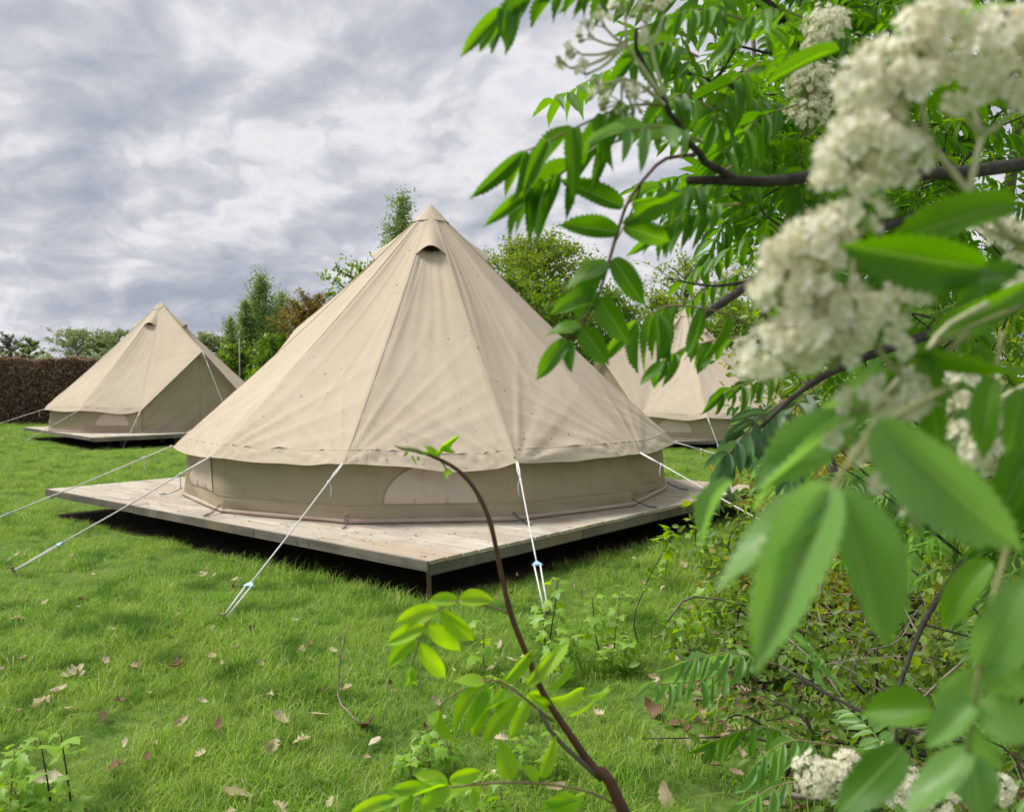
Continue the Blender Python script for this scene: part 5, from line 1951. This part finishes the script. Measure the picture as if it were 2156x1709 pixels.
def currant(label, stems, nl, ls, seed, tip_only=False, berries=0):
    """stems: lists of (u,v,d) or world points; leaves alternate up the stem"""
    r = random.Random(seed)
    S0 = stems[0][0]
    base = Vector(S0)
    root = thing('currant_shoot', label, 'shrub', base, 'currant shoots in the lawn')
    for st_ in stems:
        P = spline(st_, 12)
        L = sum((P[i + 1] - P[i]).length for i in range(11))
        b = MB()
        b.tube(P, [0.0042 - 0.0024 * i / 11 for i in range(12)], 5)
        sm = b.build('stem', M['bark_dark' if tip_only or ls > 0.08 else 'rachis'], root)
        pet = MB()
        nl_ = int(nl * 1.7)
        for i in range(nl_):
            q = (0.22 + 0.78 * (i + r.random() * .5) / (nl_ - 1)) if not tip_only else (0.80 + 0.2 * i / nl_ if i % 4 else r.uniform(.3, .9))
            q = min(q, 0.999)
            x = q * 11
            k = min(int(x), 10)
            p = P[k].lerp(P[k + 1], x - k)
            tg = (P[k + 1] - P[k]).normalized()
            ph = i * 2.39996 + r.uniform(-.3, .3)
            o1 = tg.orthogonal().normalized()
            sd = o1 * math.cos(ph) + tg.cross(o1) * math.sin(ph)
            size = ls * 0.78 * r.uniform(0.55, 1.15) * (0.75 if q > 0.9 else 1)
            pe = p + (sd * 0.75 + tg * 0.5 + Vector((0, 0, .25))).normalized() * size * r.uniform(.5, .9)
            pet.tube([p, p.lerp(pe, .5) + Vector((0, 0, .004)), pe], 0.0012, 3)
            dirn = (sd + Vector((0, 0, -0.35 + r.gauss(0, .3))) + tg * 0.2).normalized()
            nn = (Vector((0, 0, 1)) + sd * 0.35 + Vector((r.gauss(0, .3), r.gauss(0, .3), 0)))
            place('leaf', r.choice(LOB), root, frame(pe, pe + dirn * size, nn, size))
        pet.build('leaf_stalks', M['stalk'], sm, kind='stuff')
        if berries:
            bm = MB()
            for i in range(berries):
                p = P[r.randint(4, 9)] + Vector((r.gauss(0, .02), r.gauss(0, .02), -r.uniform(.01, .08)))
                bm.tube([p + Vector((0, 0, .006)), p, p - Vector((0, 0, .006))], [.001, .005, .001], 5)
            bm.build('flower_beads', M['stalk'], sm, kind='stuff')
    return root


def up_from(u, v, *more):
    """stem foot on the grass at pixel (u,v); further points (du, dv, ddepth) relative in pixels at the foot's depth"""
    g0 = gnd(u, v)
    d = (g0 - Vector((0, 0, EYE))).dot(Vector((0, CP, -SP)))
    return [g0] + [px(uu, vv, d + dd) for (uu, vv, dd) in more]


currant('tallest currant shoot beside the front right guy rope', [up_from(1157, 1390, (1160, 1330, 0), (1170, 1270, 0), (1174, 1222, 0)), up_from(1150, 1385, (1146, 1330, .1), (1140, 1280, .1))], 11, .085, 1)
currant('thin currant shoot left of the red rowan stem', [up_from(1022, 1430, (1018, 1380, 0), (1020, 1312, 0))], 11, .075, 2)
currant('currant shoot with dark stem right of the tallest shoot', [up_from(1270, 1400, (1255, 1340, 0), (1247, 1260, 0))], 12, .085, 3)
currant('slim upright currant shoot next to the arching one', [up_from(1294, 1395, (1294, 1340, 0), (1303, 1290, 0), (1305, 1245, 0))], 10, .075, 4)
currant('arching currant branch with a leafy tip before the deck', [up_from(1346, 1362, (1335, 1302, 0), (1365, 1220, .1), (1395, 1165, .1), (1416, 1128, .1))], 14, .085, 5, tip_only=True, berries=8)
currant('low currant branch leaning to the right', [up_from(1368, 1352, (1420, 1310, 0), (1480, 1265, .1), (1534, 1238, .1))], 15, .075, 6)
currant('bushy low currant clump in the middle of the shoots', [up_from(1230, 1420, (1215, 1380, 0), (1205, 1335, 0)), up_from(1190, 1440, (1180, 1400, 0), (1165, 1350, 0)), up_from(1300, 1420, (1310, 1390, 0), (1330, 1350, 0)), up_from(1250, 1425, (1270, 1400, 0), (1290, 1370, 0))], 14, .07, 7)
currant('leafy currant shoot in front of the dark deck shade', [up_from(1500, 1200, (1490, 1150, 0), (1478, 1105, 0)), up_from(1530, 1215, (1520, 1180, 0), (1500, 1140, 0))], 13, .085, 8)
currant('tall currant shoot at the right deck corner', [up_from(1465, 1160, (1464, 1110, 0), (1462, 1040, .2))], 9, .10, 9, berries=16)
currant('currant shoot with leaves over the lawn below the hanging leaves', [up_from(1515, 1330, (1520, 1290, 0), (1510, 1235, 0)), up_from(1560, 1320, (1540, 1280, 0), (1530, 1210, 0))], 12, .075, 10)
currant('thin currant shoot beyond the right deck edge', [up_from(1580, 1135, (1582, 1080, 0), (1585, 1030, 0)), up_from(1610, 1120, (1600, 1070, 0), (1592, 1020, 0))], 12, .09, 11)
currant('currant clump under the rowan shoot leaves', [up_from(900, 1640, (905, 1600, 0), (890, 1545, 0)), up_from(960, 1640, (955, 1600, 0), (940, 1560, 0)), up_from(870, 1650, (865, 1620, 0), (850, 1590, 0))], 11, .065, 12)
currant('small currant shoot at the bottom behind the red stem', [up_from(1170, 1640, (1172, 1600, 0), (1160, 1540, 0)), up_from(1110, 1650, (1090, 1600, 0), (1100, 1560, 0))], 10, .065, 13)
currant('currant shoot at the bottom middle edge', [up_from(1000, 1760, (1010, 1710, 0), (990, 1650, 0)), up_from(1060, 1740, (1060, 1700, 0), (1050, 1640, 0)), up_from(940, 1745, (935, 1700, 0), (930, 1660, 0))], 9, .06, 14)
currant('currant shoot at the bottom left corner', [up_from(25, 1745, (22, 1690, 0), (30, 1580, 0)), up_from(70, 1760, (50, 1700, 0), (20, 1650, 0))], 9, .075, 15)
currant('currant shoot next to the pale oak leaf at bottom left', [up_from(150, 1735, (148, 1680, 0), (128, 1545, 0)), up_from(100, 1740, (105, 1680, 0), (85, 1560, 0))], 8, .085, 16)
currant('currant shoot at the lower middle left of the rowan stem', [up_from(1110, 1520, (1115, 1470, 0), (1105, 1420, 0)), up_from(1060, 1500, (1065, 1460, 0), (1050, 1430, 0))], 9, .065, 17)

# ================================================================ dry oak leaves on the lawn
M['oak_dry'] = leaf_mat('dry_oak_leaf', [(0.32, 0.255, 0.145), (0.50, 0.42, 0.27), (0.66, 0.585, 0.42)], 0.15, rough=0.7, spec=0.2, detail=40)
M['oak_brown'] = leaf_mat('brown_oak_leaf', [(0.07, 0.042, 0.022), (0.14, 0.08, 0.04), (0.24, 0.14, 0.075)], 0.12, rough=0.65, spec=0.25, detail=40)


def oak_leaf(seed, mat):
    r = random.Random(seed)
    side = [(0.0, .02), (0.10, .05), (0.20, .20), (0.27, .09), (0.40, .30), (0.48, .13), (0.62, .34), (0.70, .15), (0.82, .22), (0.90, .10), (1.0, .0)]
    curl, cup, tw_ = r.uniform(-.8, 1.6), r.uniform(-.8, 2.6), r.uniform(-1.1, 1.1)
    lobe = r.choice((0.15, 0.4, 0.7, 1.0))
    L_, Rr_, C_ = [], [], []
    for (y, wv) in side:
        z0 = curl * (y - .5) ** 2 * 0.8
        for s, lst in ((-1, L_), (1, Rr_)):
            ww = (wv * lobe + (1 - lobe) * 0.24 * math.sin(math.pi * y) ** 0.8) * r.uniform(.75, 1.2)
            lst.append((s * ww, y + r.gauss(0, .015), z0 + cup * ww * ww * 1.6 + tw_ * (y - .5) * s * ww + r.gauss(0, .02)))
        C_.append((0, y, z0))
    n = len(side)
    vs = L_ + C_ + Rr_
    fs = []
    for i in range(n - 1):
        fs.append((i, n + i, n + i + 1, i + 1))
        fs.append((n + i, 2 * n + i, 2 * n + i + 1, n + i + 1))
    me = bpy.data.meshes.new('dry_oak_leaf')
    me.from_pydata(vs, [], fs)
    me.polygons.foreach_set('use_smooth', [True] * len(me.polygons))
    me.materials.append(mat)
    return me


OAK = {'p': [oak_leaf(i, M['oak_dry']) for i in range(7)], 'b': [oak_leaf(20 + i, M['oak_brown']) for i in range(5)]}
ro = random.Random(31)


def drop_leaf(p, L, kind, label, group=None, tilt=0.35, lift=0.026):
    p = Vector(p)
    a = ro.uniform(0, 6.283)
    n = Vector((ro.gauss(0, tilt), ro.gauss(0, tilt) - 0.25, 1)).normalized()
    d = Vector((math.cos(a), math.sin(a), 0))
    d = (d - n * d.dot(n)).normalized()
    Mx = frame(p + Vector((0, 0, lift)) - d * L / 2, p + Vector((0, 0, lift)) + d * L / 2, n, L)
    o = place('dry_oak_leaf', ro.choice(OAK[kind]), None, Mx)
    tag(o, label, 'leaf', group)


for (u, v, L, k, lab) in [
        (500, 1690, .115, 'p', 'large pale oak leaf lying at the bottom edge of the lawn'),
        (100, 1655, .125, 'p', 'large pale oak leaf behind the bottom left currant shoots'),
        (247, 1352, .115, 'p', 'pale folded oak leaf on the lawn below the left guy ropes'),
        (668, 1512, .10, 'p', 'pale curled oak leaf left of the fallen twig'),
        (594, 1530, .10, 'p', 'pale oak leaf standing on edge in the grass'),
        (442, 1336, .10, 'p', 'pale oak leaf just below the front left tent peg'),
        (772, 1537, .12, 'b', 'dark brown oak leaf at the end of the fallen twig'),
        (375, 1413, .10, 'b', 'rust brown oak leaf in the middle of the lawn'),
        (290, 1413, .085, 'p', 'pale star shaped oak leaf in the middle of the lawn'),
        (155, 1428, .11, 'p', 'crumpled pale oak leaf on the left of the lawn'),
        (573, 1585, .09, 'p', 'pale oak leaf with dark holes low on the lawn'),
        (83, 1497, .09, 'p', 'pale oak leaf near the left picture edge'),
        (122, 1467, .08, 'p', 'small pale oak leaf above the left edge leaf'),
        (1378, 1508, .12, 'b', 'dark star shaped oak leaf right of the currant shoots'),
        (1440, 1590, .09, 'p', 'pale oak leaf low at the right of the lawn'),
        (1402, 1690, .12, 'p', 'long pale oak leaf at the bottom right of the lawn'),
        (1262, 1518, .075, 'p', 'pale oak leaf right of the red rowan stem'),
        (1495, 1480, .13, 'p', 'pale crumpled oak leaf beside the twig under the rowan'),
        (250, 1625, .08, 'b', 'dark oak leaf in the grass at the lower left'),
        (38, 1310, .09, 'p', 'pale oak leaf high at the left edge of the lawn'),
        (1440, 1200, .11, 'p', 'pale leaf scrap on the grass before the dark deck shade')]:
    g0 = gnd(u, v)
    drop_leaf((g0.x, g0.y, 0), L, k, lab, None, 0.4)
for i in range(200):
    d = math.sqrt(ro.uniform(2.4 ** 2, 6.8 ** 2)) if i % 3 else ro.uniform(2.4, 4.2)
    x = ro.uniform(-0.68, 0.55) * d
    if abs(x + 1.1) + abs(d - 8.5) < 3.6:
        continue
    k = 'b' if ro.random() < 0.2 else 'p'
    drop_leaf((x, d, 0), ro.uniform(.03, .075), k, 'small pale dry leaf scrap lying in the grass' if k == 'p' else 'small dark brown dry leaf scrap lying in the grass',
              'pale leaf scraps in the lawn' if k == 'p' else 'brown leaf scraps in the lawn', 0.5, 0.034)

# fallen twigs
def fallen_twig(label, pts, r0):
    P = spline(pts, 12)
    b = MB()
    rj = random.Random(len(label))
    P = [p + Vector((rj.gauss(0, .004), rj.gauss(0, .004), rj.gauss(0, .003))) for p in P]
    b.tube(P, [r0 * (1 - 0.6 * i / 11) for i in range(12)], 6)
    q = P[5]
    b.tube([q, q + Vector((.02, .03, .03)), q + Vector((.03, .06, .07))], [r0 * .6, r0 * .5, r0 * .3], 5)
    o = b.build('fallen_twig', M['twig_dead'], None, loc=P[0])
    tag(o, label, 'twig')


def gp(u, v, z):
    g0 = gnd(u, v)
    return Vector((g0.x, g0.y, z))


fallen_twig('bare curved twig standing in the lawn left of the shoots', [gp(755, 1528, .02), gp(728, 1505, .03), gp(708, 1480, .05), gp(716, 1478, .14), gp(722, 1475, .24), gp(733, 1470, .33)], .005)
fallen_twig('broken twig lying by the crumpled leaf under the rowan', [gp(1460, 1488, .03), gp(1500, 1484, .035), gp(1560, 1490, .03)], .009)
fallen_twig('pale thin stick low on the lawn right of the red stem', [gp(1370, 1560, .05), gp(1385, 1590, .04), gp(1405, 1625, .03)], .003)
fallen_twig('thick broken stick under the low blossom at bottom right', [gp(1590, 1690, .03), gp(1680, 1700, .04), gp(1790, 1720, .04)], .014)

# ================================================================ litter and brushwood under the rowan
rng = np.random.RandomState(8)
VV, FF, TT, o = [], [], [], 0
for i in range(1500):
    a, q = rng.rand() * 6.283, math.sqrt(rng.rand())
    if i % 3:
        p = Vector((1.95 + 1.25 * q * math.cos(a), 3.2 + 1.7 * q * math.sin(a), 0.008 + 0.03 * rng.rand()))
    else:
        p = Vector((3.4 + 2.2 * q * math.cos(a), 5.0 + 2.4 * q * math.sin(a), 0.008 + 0.04 * rng.rand()))
    me = OAK['p'][rng.randint(7)]
    k = len(me.vertices)
    co = np.empty(k * 3)
    me.vertices.foreach_get('co', co)
    b_ = rng.rand() * 6.283
    L = 0.04 + 0.05 * rng.rand()
    n = Vector((rng.randn() * .35, rng.randn() * .35, 1))
    Mx = np.array(frame(p, p + Vector((math.cos(b_), math.sin(b_), rng.randn() * .2)) * L, n, L))
    VV.append(co.reshape(-1, 3) @ Mx[:3, :3].T + Mx[:3, 3])
    fi = np.empty(len(me.loops), 'i')
    me.loops.foreach_get('vertex_index', fi)
    FF.append(fi.reshape(-1, 4) + o)
    TT.append(np.full(k, rng.rand()))
    o += k
M['litter'] = leaf_mat('leaf_litter', [(0.10, 0.055, 0.03), (0.20, 0.12, 0.07), (0.36, 0.26, 0.17), (0.44, 0.34, 0.24)], 0.1, rough=0.8, spec=0.15, detail=30)
np_object('leaf_litter', np.concatenate(VV), np.concatenate(FF), np.concatenate(TT), M['litter'], None, (0, 0, 0), kind='stuff')

rb = random.Random(14)
bw = thing('brushwood_heap', 'tangle of dry grey twigs at the foot of the rowan', 'brushwood', (1.75, 3.6, 0))
for i in range(90):
    c0 = Vector((1.75 + rb.gauss(0, .36), 3.35 + rb.gauss(0, .40), rb.uniform(.05, .42)))
    a, el = rb.uniform(0, 6.283), rb.gauss(0.35, .4)
    L = rb.uniform(.3, .8)
    dv = Vector((math.cos(a) * math.cos(el), math.sin(a) * math.cos(el), math.sin(el))) * L / 2
    P = spline([c0 - dv, c0 + Vector((rb.gauss(0, .05), rb.gauss(0, .05), rb.gauss(0.03, .03))), c0 + dv], 7)
    P = [Vector((p.x, p.y, max(.012, p.z))) for p in P]
    b = MB()
    r0 = rb.choice((.002, .0025, .0035, .006))
    b.tube(P, [r0 * (1 - .08 * j) for j in range(7)], 4)
    b.build('twig', M['twig_dead'] if rb.random() < .7 else M['bark_grey'], bw)


def leaf_ovate(pos, size, rng, tint, aspect=0.55):
    """pointed oval leaves folded along the midrib"""
    n = len(pos)
    a = rng.randn(n, 3)
    a[:, 2] -= 0.3
    a /= np.linalg.norm(a, axis=1, keepdims=True)
    up = rng.randn(n, 3) * 0.7 + np.array([[0, -0.3, 1.0]])
    b = np.cross(a, up)
    b /= np.linalg.norm(b, axis=1, keepdims=True) + 1e-9
    nn = np.cross(b, a)
    s = (size * (0.55 + 0.9 * rng.rand(n)))[:, None]
    P = lambda y, x, z: pos + a * s * y + b * s * x * aspect + nn * s * z
    v = np.stack([P(-.5, 0, 0), P(-.2, -.42, .07), P(.15, -.40, .05), P(.5, 0, -.10), P(.15, .40, .05), P(-.2, .42, .07)], 1).reshape(-1, 3)
    o = (np.arange(n) * 6)[:, None]
    f = np.concatenate([o + np.array([[0, 3, 2, 1]]), o + np.array([[0, 5, 4, 3]])], 0)
    return v, f, np.repeat(tint, 6)


def leafy_bush(name, label, c, rad, n, lsize, mat, seed, stems=14, bark='bark_dark'):
    rng = np.random.RandomState(seed)
    r = random.Random(seed)
    base = Vector((c[0], c[1], 0))
    root = thing(name, label, 'bush', base)
    b = MB()
    P, T = [], []
    for i in range(stems):
        e = Vector((c[0] + r.gauss(0, .5) * rad[0], c[1] + r.gauss(0, .5) * rad[1], c[2] + r.uniform(-.9, 1) * rad[2]))
        f0 = base + Vector((r.gauss(0, .15), r.gauss(0, .15), 0))
        e.z = max(e.z, .1)
        pts = spline([f0, f0.lerp(e, .5) + Vector((r.gauss(0, .1), r.gauss(0, .1), .1)), e], 8)
        b.tube(pts, [.008 - .0009 * j for j in range(8)], 5)
        m = n // stems
        q = rng.rand(m, 1) ** 0.6
        seg = np.array([list(p) for p in pts])
        ii = np.clip((q[:, 0] * 7).astype(int), 0, 6)
        p = seg[ii] + (seg[ii + 1] - seg[ii]) * ((q[:, 0] * 7 - ii)[:, None])
        P.append(p + rng.randn(m, 3) * np.array([[rad[0], rad[1], rad[2]]]) * 0.22)
        T.append(np.clip(r.random() * .4 + rng.rand(m) * .5, 0, .97))
    b.build('stems', M[bark], root, kind='stuff')
    P, T = np.concatenate(P), np.concatenate(T)
    ok = P[:, 2] > .02
    v, f, t_ = leaf_ovate(P[ok], np.full(ok.sum(), lsize), rng, T[ok])
    np_object('leaves', v, f, t_, M[mat], root, base, kind='stuff')


leafy_bush('yellow_bush', 'yellow leaved bush behind the white blossom over the right lawn', (2.75, 6.4, .55), (1.0, .9, .6), 2600, .075, 'lf_yellow', 3)
leafy_bush('yellow_bush', 'low yellow green plants at the foot of the rowan trunk', (1.75, 4.5, .22), (.7, .6, .28), 1500, .05, 'lf_yellow', 4)
leafy_bush('green_bush', 'green bush filling the right edge behind the rowan', (4.2, 7.0, 1.2), (1.6, 1.4, 1.3), 7000, .08, 'lf_green', 5, 24)
leafy_bush('green_bush', 'low green plants in front of the rowan trunk', (1.5, 3.1, .2), (.7, .8, .28), 1300, .045, 'lf_green', 6)
leafy_bush('green_bush', 'green plants among the litter at the right picture edge', (2.2, 3.5, .3), (.7, .8, .4), 2600, .055, 'lf_lime', 7)
leafy_bush('green_bush', 'tall green bush far right behind the yellow bush', (3.9, 9.5, 1.6), (1.5, 1.5, 1.6), 7000, .09, 'lf_lime', 8, 24)

leafy_bush('sapling_thicket', 'low light green thicket right of the currant shoots', (1.14, 3.75, .20), (.5, .5, .26), 900, .045, 'lf_green', 9)
leafy_bush('sapling_thicket', 'light green thicket under the hanging near leaves', (1.62, 4.7, .34), (.7, .6, .42), 1600, .05, 'lf_green', 10, 18)
leafy_bush('sapling_thicket', 'taller green thicket right of the big deck corner', (2.35, 5.7, .4), (.7, .6, .5), 2400, .055, 'lf_green', 11, 18)
leafy_bush('sapling_thicket', 'small leafy thicket at the bottom right below the rowan leaves', (1.08, 2.75, .14), (.5, .35, .2), 600, .04, 'lf_green', 12)
currant('currant shoot right of the low leaning currant branch', [up_from(1440, 1380, (1445, 1340, 0), (1440, 1295, 0)), up_from(1470, 1370, (1480, 1330, 0), (1490, 1290, 0))], 10, .075, 18)
currant('currant shoot between the dark star leaf and the rowan twigs', [up_from(1540, 1440, (1545, 1400, 0), (1555, 1350, 0)), up_from(1580, 1430, (1590, 1390, 0), (1600, 1340, 0))], 10, .07, 19)
currant('low currant shoot before the shaded deck front', [up_from(1400, 1230, (1402, 1200, 0), (1410, 1165, 0))], 9, .07, 20)
